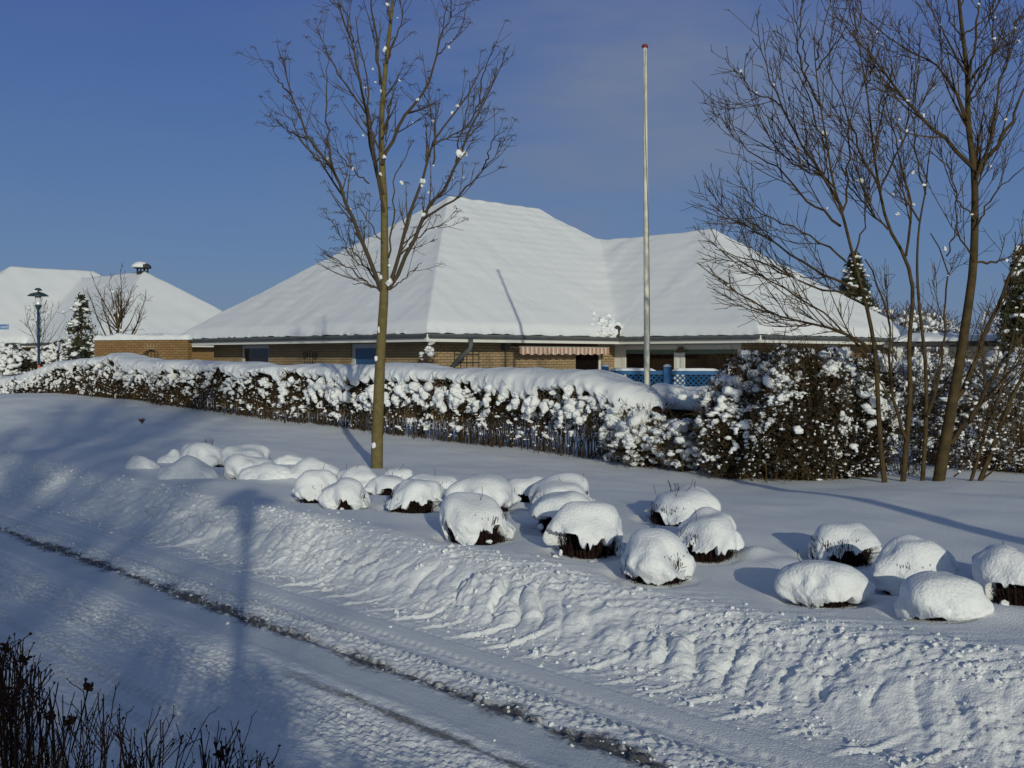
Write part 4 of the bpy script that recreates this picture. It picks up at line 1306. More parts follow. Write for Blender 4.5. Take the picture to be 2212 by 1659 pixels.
def build_tree(name, label, base, trunk, limbs, rng, conv, barkm, twm, snow_pts=(), d=14., tr=.08, group=None, lv=None, spread=1.2, tuft=0, snowfine=0, trunk_kids=True, seedm=None):
    """trunk: list of (pixel list, r0, r1, d_end offset); limbs same"""
    gz0 = ground_z(base[0], base[1]) - .05
    o = empty(name, (base[0], base[1], gz0), label, 'tree', group)
    off = np.array([base[0], base[1], gz0])
    allP, allR = [], []
    for pix, r0, r1, dd in trunk:
        P = limb3d(pix, d, d + dd, 26, conv) - off
        P[0, 2] = min(P[0, 2], 0)
        R = np.linspace(r0, r1, 26)
        MB().tubes(P[None], R[None], 10).build('trunk', M[barkm], o, smooth=True)
    bb = MB()
    LP, LR = [], []
    for pix, r0, r1, dd in limbs:
        dj = rng.uniform(-1, 1) * spread * .35 if dd is None else dd
        P = limb3d(pix, d, d + dj * 1.0, 14, conv) - off
        R = np.linspace(r0, r1, 14) * (1.0 if conv is not cA else .95) + .0015
        wig = rng.normal(0, .012, P.shape); wig[0] = 0
        P = P + wig
        LP.append(P); LR.append(R)
    LP, LR = np.array(LP), np.array(LR)
    bb.tubes(LP, LR, 6)
    src, srcR = LP, LR
    if trunk_kids:
        P = limb3d(trunk[0][0], d, d + trunk[0][3], 28, conv)[14:] - off
        src = np.concatenate([LP, P[None]]); srcR = np.concatenate([LR, np.linspace((trunk[0][1] + trunk[0][2]) / 2, trunk[0][2], 14)[None]])
    prevP, prevR = src, srcR
    twigs = []
    for (dens, l0, l1, ang, up, wig, m, t0, rk, rmin) in lv:
        P2, R2 = spawn(prevP, prevR, rng, dens, l0, l1, ang, up, wig, m, t0, rk, rmin)
        bb.tubes(P2, R2, 3)
        twigs.append((P2, R2))
        prevP, prevR = P2, R2
    bb.build('branches', M[twm], o, smooth=False)
    if tuft:                                   # hanging seed tassels
        P2 = twigs[0][0]
        idx = rng.choice(len(P2), min(tuft, len(P2)), replace=False)
        c = P2[idx, -1]
        tt = MB()
        k = 7
        st = np.repeat(c, k, 0); n = len(st)
        dr = rng.normal(0, .5, (n, 3)); dr[:, 2] = .15
        dr /= np.linalg.norm(dr, axis=1, keepdims=True)
        L = rng.uniform(.03, .07, (n, 1))
        m1 = st + dr * L; m2 = m1 + dr * L * .4 - np.array([0, 0, 1]) * L * .7
        tt.tubes(np.stack([st, m1, m2], 1), .0022, 3)
        tt.build('seed_tassels', M[twm], o)
    if len(snow_pts) or snowfine:
        allp = LP.reshape(-1, 3) + off
        yy = allp[:, 1]; px_ = CX + F * allp[:, 0] / yy
        rel = (allp[:, 2] - EYE) / yy
        py_ = CY - F * np.tan(np.arctan(rel) + PITCH)
        cs, rs_ = [], []
        for (x, y, r) in snow_pts:
            X_, Y_ = conv(x, y)
            k = np.argmin((px_ - X_) ** 2 + (py_ - Y_) ** 2)
            p = at(X_, Y_, yy[k] - .03) - off
            r_ = r * .155 / F * d
            for _ in range(2 if r < 20 else 3):
                cs.append(p + rng.normal(0, r_ * .45, 3)); rs_.append([r_ * rng.uniform(.7, 1.1), r_, r_ * rng.uniform(.7, 1.2)])
        if snowfine:
            pool = np.concatenate([LP.reshape(-1, 3), twigs[0][0][:, ::2].reshape(-1, 3)])
            q = pool[rng.choice(len(pool), snowfine)]
            for p in q: cs.append(p + [0, 0, .01]); rs_.append(rng.uniform(.008, .022) * np.array([1.3, 1, .8]))
        sm = MB(); lumps(sm, np.array(cs), np.array(rs_), rng, 2, .35, 1.5)
        so = sm.build('snow_clumps', M['snow'], o, smooth=True)
        stuff(so)
    return o

# the street tree in the middle
rng = np.random.default_rng(42)
cA = lambda x, y: (553 + .3814 * x, .3814 * y)
TD = 14.2
trunkA = [([(684, 2680), (686, 2500), (695, 2250), (705, 2000), (718, 1800), (728, 1640), (728, 1400), (727, 1100), (708, 880), (712, 600), (738, 350), (765, 100), (790, -150), (800, -350)], .083, .012, .1)]
limbsA = [
 ([(705, 1640), (640, 1460), (570, 1290), (500, 1120), (430, 930), (290, 790), (250, 690), (200, 530), (150, 340)], .034, .005, -.5),
 ([(200, 540), (130, 470), (80, 340)], .010, .003, -.6), ([(290, 790), (180, 740), (115, 680)], .010, .003, -.7),
 ([(430, 930), (400, 740), (400, 580), (405, 300)], .014, .003, -.2), ([(500, 1120), (390, 960), (280, 830), (150, 600)], .013, .003, .3),
 ([(720, 1100), (660, 900), (620, 600), (590, 450), (550, 240), (500, 100), (440, -60)], .030, .006, .5),
 ([(620, 640), (540, 520), (440, 390), (380, 240), (340, 150)], .013, .003, .9), ([(640, 1040), (560, 980), (490, 900), (440, 830)], .010, .003, .6),
 ([(705, 480), (680, 200), (655, 50), (650, -120)], .022, .006, -.3), ([(550, 240), (520, 60), (380, -30)], .010, .003, .7),
 ([(715, 930), (790, 740), (870, 620), (960, 520), (1010, 390), (1045, 200), (1060, 80), (1090, 10)], .028, .004, -.4),
 ([(1020, 330), (1090, 250), (1190, 150)], .010, .003, -.3), ([(1050, 200), (1100, 100), (1135, 20)], .008, .003, -.3),
 ([(745, 1640), (800, 1480), (830, 1350), (880, 1200), (920, 1060), (960, 960), (1000, 820), (1060, 720), (1130, 620), (1230, 500), (1290, 350)], .030, .004, .6),
 ([(750, 1640), (850, 1460), (900, 1330), (940, 1250), (1000, 1130), (1080, 1060), (1130, 920), (1180, 860), (1200, 760), (1260, 640), (1340, 480), (1390, 340)], .030, .004, -.6),
 ([(940, 1250), (1080, 1160), (1200, 1060), (1280, 960), (1350, 900), (1405, 790)], .016, .003, -.9), ([(1280, 960), (1320, 880), (1350, 770)], .009, .003, -.9),
 ([(1000, 940), (1020, 820), (1010, 700), (980, 600), (940, 500)], .014, .003, .4), ([(1130, 920), (1160, 760), (1200, 600), (1210, 460)], .011, .003, -.6),
 ([(1000, 820), (1080, 780), (1180, 740), (1270, 620), (1350, 400)], .012, .003, .5), ([(1240, 640), (1290, 420), (1350, 240)], .011, .003, -.7),
 ([(700, 1640), (580, 1560), (480, 1490), (400, 1440)], .013, .003, -.5), ([(700, 1620), (590, 1480), (530, 1380), (510, 1200)], .012, .003, .5),
 ([(820, 1440), (900, 1360), (980, 1290), (1080, 1270)], .012, .003, -.3), ([(750, 1460), (765, 1330), (790, 1180), (770, 1000), (840, 900), (890, 800)], .014, .003, .6),
 ([(760, 1640), (830, 1590), (880, 1540), (940, 1490)], .010, .003, .2), ([(700, 1650), (620, 1600), (545, 1610)], .010, .003, -.2),
 ([(640, 1460), (600, 1340), (640, 1200), (600, 1150)], .009, .003, .1), ([(720, 1380), (660, 1300), (600, 1180), (520, 1170)], .009, .003, .1),
 ([(740, 350), (800, 200), (830, 60), (860, -60)], .012, .004, -.3), ([(725, 1200), (690, 1000), (650, 760), (640, 500), (600, 300), (570, 80)], .018, .004, -.5),
 ([(770, 120), (720, -60), (700, -200)], .010, .003, .2), ([(735, 800), (760, 560), (800, 450), (850, 450)], .009, .003, .3), ([(728, 1560), (550, 1490), (450, 1280)], .008, .003, .8)]
snA = [(740, 20, 20), (730, 280, 24), (680, 465, 14), (712, 515, 20), (1090, 270, 18), (920, 565, 18), (812, 455, 12), (1138, 605, 22), (1113, 637, 18), (1008, 685, 20), (1165, 885, 44), (1190, 865, 30), (1003, 940, 12), (945, 1025, 30), (940, 1050, 20),
 (825, 1035, 20), (705, 985, 20), (725, 890, 20), (405, 895, 18), (550, 955, 16), (945, 1220, 24), (705, 1570, 24), (755, 1600, 36), (757, 1505, 20), (1115, 1010, 14), (605, 765, 14), (535, 1180, 14), (790, 1590, 18), (860, 1400, 14), (1020, 1295, 12), (1175, 1005, 10), (975, 1090, 14), (660, 390, 12), (800, 100, 10)]
pb = at(812, 1020, TD)
lvA = [(6.2, .16, .75, (20, 42), .12, .05, 6, .12, .5, .0034), (6.5, .06, .26, (25, 50), .08, .08, 4, .2, .6, .0026)]
build_tree('street_tree', 'bare young street tree with an olive trunk and upswept limbs, growing among the snowy shrubs', (pb[0], TD), trunkA, limbsA, rng, cA, 'bark', 'twig_tree', snA, TD, lv=lvA, tuft=240, snowfine=4)
t_ = bpy.data.objects['street_tree']
lump_parts('snow_clump', np.array([at(807, 962, TD - .09), at(812, 775, TD - .08), at(818, 712, TD - .08)]) - np.array(t_.location), np.array([[.03, .02, .04], [.02, .02, .035], [.02, .015, .045]]), rng, t_)

# right hand trees
cB = lambda x, y: (1499 + .3815 * x, .3815 * y)
rng = np.random.default_rng(77)
D2 = 12.4
def D(x, y): return ((x - 1499) / .3815, y / .3815)
lvB = [(3.6, .45, 1.15, (14, 34), .10, .05, 8, .08, .6, .0040), (8.0, .18, .6, (20, 45), .08, .08, 6, .08, .6, .0031), (4.5, .08, .25, (25, 60), .03, .12, 4, .1, .6, .0026)]
trB = [([D(2024, 1060), D(2034, 1000), D(2052, 900), D(2072, 790), D(2092, 660), (1585, 1500), (1592, 1200), (1590, 960), (1548, 700), (1555, 450), (1522, 200), (1500, 0), (1480, -250)], .070, .014, .1)]
liB = [
 ([(1592, 960), (1500, 850), (1350, 720), (1210, 560), (1080, 420), (960, 270), (870, 150)], .024, .004, -.4),
 ([(1600, 980), (1700, 850), (1780, 720), (1850, 540), (1920, 440)], .028, .006, .3), ([(1600, 1010), (1690, 760), (1720, 560), (1780, 300), (1840, 100)], .018, .004, -.3),
 ([(1550, 680), (1490, 540), (1430, 440), (1330, 330), (1180, 270), (1060, 180), (900, 40)], .014, .003, .5), ([(1555, 450), (1600, 220), (1612, 0), (1640, -150)], .016, .005, .2),
 ([(1545, 420), (1440, 250), (1380, 100), (1310, 0)], .013, .003, -.3), ([(1560, 460), (1660, 330), (1790, 190), (1870, 60)], .014, .003, .4), ([(1525, 200), (1620, 130), (1700, 60), (1760, -60)], .010, .003, .0),
 ([(1580, 1480), (1690, 1500), (1780, 1460), (1880, 1390)], .015, .004, .3), ([(1590, 1300), (1680, 1120), (1800, 1000), (1900, 930)], .011, .003, -.4),
 ([(1575, 1450), (1480, 1300), (1500, 1100), (1420, 960), (1380, 800)], .010, .003, .4), ([(1590, 1150), (1650, 900), (1670, 700), (1740, 500)], .010, .003, .5),
 ([D(2060, 870), D(2095, 820), D(2125, 720), D(2165, 640), D(2205, 540), D(2260, 440)], .030, .010, .5), ([D(2052, 960), D(2100, 900), D(2150, 800), D(2212, 720)], .030, .012, .2),
 ([(1530, 240), (1450, 120), (1420, -60)], .009, .003, -.2), ([(1550, 600), (1640, 480), (1700, 300), (1690, 120)], .010, .003, -.5), ([(1592, 1250), (1500, 1130), (1440, 1000), (1440, 860)], .009, .003, -.2)]
snB = [(1670, 940, 20), (1300, 655, 16), (1215, 570, 14), (1355, 500, 16), (1835, 238, 18), (1420, 1410, 24), (1068, 250, 16), (1030, 180, 16), (1765, 675, 14), (1770, 1475, 20)]
pb = at(2024, 1050, D2)
build_tree('right_tree', 'tall bare tree with the thickest brown trunk near the right edge', (pb[0], D2), trB, liB, rng, cB, 'bark_dark', 'twig_dark', snB, D2, lv=lvB, snowfine=8)
D3 = 12.5
trC = [([D(1912, 1050), D(1903, 980), D(1897, 880), D(1893, 780), D(1880, 690), (900, 1450), (840, 1200), (790, 1060), (760, 850), (715, 600), (690, 400), (680, 250)], .032, .005, -.2),
       ([D(1950, 1050), D(1958, 950), D(1968, 850), D(1962, 740), (1250, 1650), (1200, 1450), (1100, 1300), (1050, 1080), (1015, 850), (980, 500), (930, 250), (900, 10)], .034, .004, .4),
       ([D(1992, 1050), D(2002, 900), D(2000, 780), D(1985, 660), (1260, 1500), (1275, 1250), (1312, 1100), (1330, 850), (1400, 600)], .028, .004, .3)]
liC = [
 ([(840, 1180), (740, 1010), (640, 850), (560, 720), (500, 600), (440, 470), (400, 330), (330, 220)], .016, .003, -.5), ([(715, 600), (660, 480), (600, 380), (590, 200), (560, 0)], .012, .003, .3),
 ([(620, 480), (640, 350), (600, 210), (610, 30)], .010, .003, -.3), ([(690, 340), (720, 200), (770, 0)], .009, .003, .3), ([(690, 400), (760, 300), (860, 160)], .009, .003, -.2),
 ([(1200, 1450), (1240, 1200), (1180, 950), (1130, 700), (1070, 520)], .015, .003, .6), ([(1050, 1080), (960, 900), (880, 700), (820, 520), (760, 400)], .015, .003, -.5),
 ([(790, 1060), (700, 960), (600, 880), (480, 740), (370, 600)], .011, .003, .2), ([(940, 1640), (800, 1590), (600, 1480), (400, 1330), (230, 1240), (90, 1160)], .016, .003, -.4),
 ([(860, 1480), (740, 1380), (600, 1300), (430, 1240), (300, 1140), (190, 1080)], .012, .003, .3), ([(830, 1280), (720, 1180), (620, 1130), (500, 950), (340, 880), (210, 770)], .014, .003, -.3),
 ([(930, 1660), (700, 1640), (560, 1570), (400, 1500), (250, 1450), (120, 1410)], .012, .003, -.6), ([D(1893, 768), D(1840, 722), D(1780, 708), D(1700, 690), D(1640, 660), D(1570, 610), D(1508, 570)], .018, .003, -.7),
 ([D(1890, 790), D(1850, 740), D(1800, 690), D(1740, 650), D(1660, 600), D(1560, 540)], .014, .003, .3), ([(840, 1200), (880, 1000), (870, 800), (900, 600), (980, 440)], .012, .003, .4),
 ([(1015, 850), (1060, 650), (1100, 480), (1180, 350)], .010, .003, .3), ([(980, 500), (1010, 380), (1060, 280)], .008, .003, -.2), ([(1100, 1300), (980, 1180), (880, 1050), (820, 930)], .011, .003, .4),
 ([(1312, 1100), (1260, 900), (1240, 700), (1250, 500)], .010, .003, .2), ([(1275, 1250), (1180, 1100), (1120, 900), (1000, 750)], .010, .003, -.4), ([(900, 1450), (980, 1250), (960, 1050), (1000, 900)], .010, .003, .2),
 ([(760, 850), (690, 720), (660, 560), (600, 440), (500, 320)], .010, .003, .2), ([(940, 250), (890, 180), (860, 120)], .006, .003, .2), ([(920, 200), (960, 60), (900, -60)], .007, .003, .2),
 ([(1050, 1080), (1120, 940), (1200, 780), (1210, 600), (1240, 350)], .011, .003, -.3), ([(740, 1010), (640, 960), (520, 900), (400, 760), (360, 600)], .009, .003, -.6), ([(500, 600), (420, 560), (300, 500), (255, 380)], .008, .003, -.6),
 ([D(1958, 950), D(1930, 880), D(1920, 800), D(1925, 700), D(1900, 620), D(1870, 560)], .020, .006, -.3), ([D(2002, 900), D(2030, 820), D(2040, 720), (1430, 1650), (1425, 1450), (1340, 1330)], .016, .005, .1), ([(1430, 1450), (1490, 1300), (1510, 1150)], .008, .003, .1)]
snC = [(735, 750, 30), (940, 1020, 34), (450, 480, 16), (585, 845, 20), (610, 915, 28), (580, 1575, 36), (1240, 980, 18), (1155, 1210, 20), (1205, 740, 18), (1165, 675, 12), (430, 1295, 12), (755, 1180, 14), (1245, 1160, 16), (1130, 1100, 12), (1165, 800, 12)]
pb = at(1950, 1050, D3)
build_tree('multi_stemmed_tree', 'bare multi-stemmed tree fanning out leftwards over the bungalow roof', (pb[0], D3), trC, liC, rng, cB, 'bark_dark', 'twig_dark', snC, D3, lv=lvB, snowfine=8)
D4 = 12.2
trD = [([D(2108, 1062), D(2140, 980), D(2175, 880), D(2215, 800), D(2290, 690)], .030, .012, .2), ([D(2090, 1062), D(2110, 1000), D(2128, 930), D(2165, 840), D(2180, 760), D(2212, 640)], .022, .008, .4)]
liD = [([D(2140, 980), D(2180, 940), D(2240, 920)], .012, .004, .2), ([D(2128, 930), D(2090, 850), D(2070, 780)], .010, .003, .3), ([D(2120, 1040), D(2160, 1000), D(2215, 985)], .012, .005, -.2), ([D(2060, 1030), D(2100, 990), D(2145, 945), D(2212, 925)], .009, .004, -.1)]
pb = at(2104, 1062, D4)
build_tree('leaning_stems', 'pair of thin bare stems leaning hard to the right out of the right edge', (pb[0], D4), trD, liD, rng, cB, 'bark_dark', 'twig', [], D4, lv=lvB, snowfine=40)

# ------------------------------------------------------------------ distant trees
def bare_tree(name, label, x, y, h, width, trunk_h, rng, r0=.08, nl=16, lv=None, tm='twig', group=None, lean=(0, 0), upang=(15, 45), snow=0):
    g = ground_z(x, y) if abs(x) < 60 and y < 60 else .1
    o = empty(name, (x, y, g), label, 'tree', group)
    z = np.linspace(-.1, h * .92, 12)
    P = np.stack([lean[0] * z + rng.normal(0, .01 * h, 12) * (z > .5), lean[1] * z + rng.normal(0, .01 * h, 12) * (z > .5), z], 1)
    R = np.linspace(r0, r0 * .15, 12)
    MB().tubes(P[None], R[None], 8).build('trunk', M['bark_dark'], o, smooth=True)
    t = np.sort(rng.uniform(trunk_h / h, .9, nl))
    pos, tan = interp_path(np.repeat(P[None], nl, 0), t)
    az = np.arange(nl) * 2.4 + rng.normal(0, .3, nl)
    el = np.radians(rng.uniform(*upang, nl))
    d = np.stack([np.cos(az) * np.sin(el), np.sin(az) * np.sin(el), np.cos(el)], 1)
    L = width * .62 * (1.15 - .75 * ((t - t[0]) / (1 - t[0]))) / np.maximum(np.sin(el), .5) * rng.uniform(.75, 1.1, nl)
    pts = [pos]; p = pos
    for k in range(9):
        p = p + d * (L / 9)[:, None]; pts.append(p)
        d = d + rng.normal(0, .07, d.shape) + [0, 0, .07]; d /= np.linalg.norm(d, axis=1, keepdims=True)
    LP = np.stack(pts, 1); LR = np.linspace(1, .15, 10)[None] * (r0 * .45 * (1.1 - t * .6))[:, None]
    b = MB().tubes(LP, LR, 5)
    pp, pr = LP, LR
    first = None
    for a in lv:
        pp, pr = spawn(pp, pr, rng, *a)
        b.tubes(pp, pr, 3, cap=False)
        if first is None: first = pp
    b.build('branches', M[tm], o)
    if snow:
        s = MB(); pool = np.concatenate([LP.reshape(-1, 3), first.reshape(-1, 3)])
        q = pool[rng.choice(len(pool), snow)]
        lumps(s, q + [0, 0, .02], rng.uniform(.03, .1, (snow, 3)), rng, 1, .5)
        stuff(s.build('snow_clumps', M['snow'], o, smooth=True))
    return o
def cone(name, label, x, y, h, w, rng, snow=260, dens=1.0, zbase=0, lm='needles', group=None):
    g = ground_z(x, y) if abs(x) < 60 and y < 60 else .1
    o = empty(name, (x, y, g + zbase), label, 'tree', group)
    MB().tubes([[(0, 0, -.1), (0, 0, h * .5), (0, 0, h)]], np.array([[.09, .05, .01]]) * h / 5, 8).build('trunk', M['bark_dark'], o)
    n = int(260 * dens)
    t = rng.uniform(.03, 1, n) ** .85
    az = rng.uniform(0, 6.283, n)
    L = w / 2 * (1.03 - t) * rng.uniform(.65, 1.15, n) + .04
    z0 = t * h
    p0 = np.stack([0 * t, 0 * t, z0], 1)
    d = np.stack([np.cos(az), np.sin(az), rng.uniform(-.25, .25, n)], 1)
    p1 = p0 + d * L[:, None] * .55; p2 = p0 + d * L[:, None] - np.array([0, 0, 1.]) * L[:, None] * .22
    P = np.stack([p0, p1, p2], 1)
    b = MB().tubes(P, np.array([[.012, .008, .003]]) * h / 5, 3, cap=False)
    b.build('branches', M['bark_dark'], o)
    m = int(42 * n)
    k = rng.integers(0, n, m)
    f = rng.uniform(.15, 1, m)
    pos, _ = interp_path(P[k], f)
    pos = pos + rng.normal(0, .035 * h / 5 + .02, (m, 3))
    l = MB(); leaf_quads(l, pos, .05 * (h / 5) ** .5, rng)
    stuff(l.build('needles', M[lm], o))
    k = rng.integers(0, n, snow); f = rng.uniform(.35, 1, snow)
    pos, _ = interp_path(P[k], f)
    s = MB(); rr = rng.uniform(.03, .13, (snow, 1)) * (h / 5) ** .5 * np.array([[1.3, 1.1, .6]])
    lumps(s, pos + [0, 0, .05], rr, rng, 2, .5)
    stuff(s.build('snow_clumps', M['snow'], o, smooth=True))
    return o
rng = np.random.default_rng(3)
lvF = [(3.5, .3, .9, (25, 50), .08, .1, 5, .15, .5, .006), (4, .12, .35, (30, 60), .04, .15, 4, .1, .6, .005)]
p = at(256, 720, 42)
bare_tree('pollarded_tree', 'small bare fruit tree with knobbly upright limbs rising behind the garden wall', p[0], 42, 4.5, 2.3, 1.2, rng, .11, 24, lvF, snow=8, upang=(20, 60))
p = at(88, 745, 41)
bare_tree('sapling', 'thin bare sapling right behind the street lamp', p[0], 41, 3.6, 1.7, 1.3, rng, .05, 12, [(3, .3, .8, (25, 50), .08, .1, 5, .2, .5, .006), (2.5, .12, .35, (30, 60), .04, .15, 4, .2, .6, .005)], snow=10)
p = at(176, 700, 38.5)
cone('small_conifer', 'ragged narrow conifer with snow on drooping boughs left of the garden wall', p[0], 38.5, 3.9, 2.6, rng, 170, .6)
p = at(1845, 600, 48)
cone('conifer', 'dark conifer top with snow specks above the right slope of the roof', p[0], 48, 6.3, 5.0, rng, 420, 3.2, group='dark conifers behind')
p = at(2205, 600, 30)
cone('conifer', 'dark conifer with snow specks standing at the right edge of the photo', p[0], 30, 4.7, 2.4, rng, 220, 2.4, group='dark conifers behind')
p = at(1545, 500, 58)
bare_tree('bare_tree', 'bare tree crown showing just over the roof hip left of the multi-stemmed tree', p[0], 58, 8.9, 4.6, 3, rng, .2, 26, [(3.0, .5, 1.6, (20, 50), .06, .1, 5, .15, .5, .009), (3.0, .3, .8, (25, 60), .03, .12, 4, .1, .6, .008)], upang=(25, 75))
# snow-dusted woods far behind on the right
wd = MB(); wt = MB(); ws = MB()
n = 420
for i in range(46):
    x = rng.uniform(22, 62); y = 62 + rng.uniform(0, 22)
    h = rng.uniform(3.2, 5.2) * (1 + (y - 60) * .012)
    c = np.array([x, y, h * .55])
    k = 620
    dq = rng.normal(0, 1, (k, 3)); dq /= np.linalg.norm(dq, axis=1, keepdims=True)
    pts = c + dq * np.array([h * .42, h * .42, h * .5]) * rng.uniform(.3, 1, (k, 1)) ** .5
    dr = dq * .6 + rng.normal(0, .5, dq.shape) + [0, 0, .5]
    wt.tubes(np.stack([pts, pts + dr * rng.uniform(.25, .8, (k, 1))], 1), .018, 3, cap=False)
    wt.tubes([[(x, y, 0), (x, y, h * .6)]], .1, 5, cap=False)
    j = rng.choice(k, 170)
    lumps(ws, pts[j] + [0, 0, .05], rng.uniform(.05, .26, (170, 3)), rng, 1, .4)
wo = wt.build('distant_woods', M['twig']); stuff(wo)
wso = ws.build('snow_clumps', M['snow'], wo, smooth=True); stuff(wso)
tag(wo, 'far belt of snow-dusted bare scrub behind the right hand trees', 'woods')
# ------------------------------------------------------------------ flagpole
fx, fd = at(1399, 828, 20.0)[0], 20.0
tx = at(1393, 100, 20.0)[0]
fz0 = ground_z(fx, fd) - .05
ftop = at(1393, 104, 20.0)[2]
FP = empty('flagpole', (fx, fd, fz0), 'tall pale weathered flagpole with a dark red knob and no flag', 'flagpole')
zz_ = np.linspace(0, ftop - fz0, 30)
P = np.stack([(tx - fx) * zz_ / zz_[-1], 0 * zz_, zz_], 1)
MB().tubes(P[None], np.linspace(.062, .033, 30)[None], 16).build('pole', M['pole'], FP, smooth=True)
tt_ = (tx - fx, 0, zz_[-1])
MB().lathe([(.034, -.06), (.036, 0), (.045, .005)], tt_, 16).build('collar', M['white'], FP, smooth=True)
MB().lathe([(0, .075), (.03, .07), (.055, .05), (.062, .025), (.058, .005), (0, .0)], tt_, 16).build('knob', M['red'], FP, smooth=True)
hz_ = np.linspace(1.2, zz_[-1] - .02, 60)
ang = -1.57 + .8 * np.sin((hz_ - 1.2) * .9) + .6
rr_ = np.interp(hz_, zz_, np.linspace(.062, .033, 30)) + .006
hx_ = (tx - fx) * hz_ / zz_[-1] + rr_ * np.cos(ang)
hy_ = -np.abs(rr_ * np.sin(ang)) - .004
MB().tubes(np.stack([hx_, hy_, hz_], 1)[None], .005, 5).build('halyard', M['rope'], FP)

# ------------------------------------------------------------------ blue fence
f0, f1 = at(1302, 810, 22.0), at(1660, 810, 21.4)
dv = f1[:2] - f0[:2]; fl_ = np.linalg.norm(dv)
FN = empty('blue_fence', (f0[0], f0[1], .1), 'blue painted wooden lattice fence with a snowy rail, before the big white windows', 'fence', rotz=math.atan2(dv[1], dv[0]))
rail = 1.42
px_posts = [0.05, 1.32, 2.6, fl_]
for p in px_posts:
    m_ = MB().box((p - .07, -.07, -.1), (p + .07, .07, rail + .07))
    po = m_.build('post', M['fence'], FN)
    MB().lathe([(0, .055), (.045, .05), (.075, .025), (.085, 0)], (p, 0, rail + .07), 14).build('post_snow', M['snow'], po, smooth=True)
for a_, b_ in zip(px_posts[:-1], px_posts[1:]):
    m_ = MB()
    m_.box((a_ + .07, -.035, rail - .09), (b_ - .07, .035, rail - .01))
    m_.box((a_ + .07, -.03, rail - .50), (b_ - .07, .03, rail - .44))
    m_.box((a_ + .07, -.012, 0), (b_ - .07, .012, rail - .50))
    L_ = b_ - a_ - .14; zb_, zt_ = rail - .44, rail - .09
    hh = zt_ - zb_
    k = 0
    xx_ = -hh
    while xx_ < L_:
        for sgn, yo in ((1, -.008), (-1, .008)):
            xa_, xb_ = xx_, xx_ + hh
            za_, zbb = (zb_, zt_) if sgn > 0 else (zt_, zb_)
            t0 = max(0, -xa_ / hh); t1 = min(1, (L_ - xa_) / hh)
            if t1 > t0:
                q0 = np.array([a_ + .07 + xa_ + hh * t0, yo, za_ + (zbb - za_) * t0]); q1 = np.array([a_ + .07 + xa_ + hh * t1, yo, za_ + (zbb - za_) * t1])
                if np.linalg.norm(q1 - q0) > .02: m_.tubes([[q0, q1]], .014, 4)
        xx_ += .105
    m_.build('lattice_panel', M['fence'], FN)
    s_m = MB()
    g_ = rng.uniform(0, .2)
    ridge_snow(s_m, a_ + .09, b_ - .09 - g_, -.05, .05, rail - .012, .05, int(a_ * 10) + 3, .04, 9)
    s_m.build('rail_snow', M['snow'], FN, smooth=True)

# ------------------------------------------------------------------ street lamp
def make_lamp(loc, label, group):
    L = empty('street_lamp', loc, label, 'street lamp', group)
    MB().tubes([[(0, 0, -.1), (0, 0, 3.28)]], .042, 14).build('post', M['lamp_blue'], L, smooth=True)
    hd = MB().lathe([(.045, 3.22), (.06, 3.26), (.10, 3.33), (.105, 3.37), (.10, 3.38)], (0, 0, 0), 20)
    hd.lathe([(.03, 3.38), (.03, 3.72)], (0, 0, 0), 10)
    hd.build('lamp_base', M['lamp_green'], L, smooth=True)
    MB().lathe([(.098, 3.38), (.098, 3.68), (.09, 3.68), (.09, 3.38)], (0, 0, 0), 20).build('lamp_glass', M['lamp_glass'], L, smooth=True)
    hat = MB().lathe([(.06, 3.80), (.16, 3.77), (.26, 3.72), (.335, 3.665), (.33, 3.66), (.22, 3.69), (.1, 3.70), (0.02, 3.70)], (0, 0, 0), 28)
    ho = hat.build('lamp_hat', M['lamp_green'], L, smooth=True)
    MB().lathe([(0, 3.93), (.06, 3.92), (.11, 3.88), (.13, 3.845), (.12, 3.84), (.04, 3.85), (.03, 3.78)], (0, 0, 0), 20).build('top_cap', M['lamp_green'], L, smooth=True)
    r_ = np.random.default_rng(4)
    lump_parts('snow_clump', [(-.07, -.08, 3.80), (-.15, -.08, 3.76)], [[.11, .10, .05], [.09, .06, .03]], r_, ho)
    MB().lathe([(.043, 0), (.05, .0), (.05, .10), (.043, .10)], (0, 0, 1.3), 14).build('band', M['orange'], L)
    return L
lp_ = at(83, 700, 35.0)
make_lamp((lp_[0], 35.0, .12), 'dark blue street lamp with a wide flat hat beyond the hedge at left', 'street lamps')

# ------------------------------------------------------------------ street name sign
SGD = 31.0
sgp = at(-6, 706, SGD)
SG = empty('street_sign', (sgp[0], SGD, .15), 'blue street name sign with white lettering at the left edge of the photo', 'sign', rotz=R_(2))
w_s, zc = .33, sgp[2] - .15
MB().tubes([[(-.1, .04, -.1), (-.1, .04, zc + .12)]], .03, 10).build('post', M['gutter'], SG, smooth=True)
pl = MB().box((-w_s, -.012, zc - .078), (w_s, .0, zc + .078)).build('plate', M['sign'], SG)
bd = MB()
for (a_, b_, c_, d_) in ((-w_s + .012, w_s - .012, zc + .062, zc + .068), (-w_s + .012, w_s - .012, zc - .068, zc - .062), (-w_s + .012, -w_s + .018, zc - .062, zc + .062), (w_s - .018, w_s - .012, zc - .062, zc + .062)):
    bd.box((a_, -.0145, c_), (b_, -.0125, d_))
bd.build('border', M['white'], pl)
tc_ = bpy.data.curves.new('lettering', 'FONT')
tc_.body = 'Grund'
tc_.size = .125
tc_.extrude = .001
tc_.align_x = 'RIGHT'; tc_.align_y = 'CENTER'
to = bpy.data.objects.new('lettering', tc_)
COL.objects.link(to)
bpy.context.view_layer.update()
me_ = bpy.data.meshes.new_from_object(to)
bpy.data.objects.remove(to)
to = bpy.data.objects.new('lettering', me_)
COL.objects.link(to)
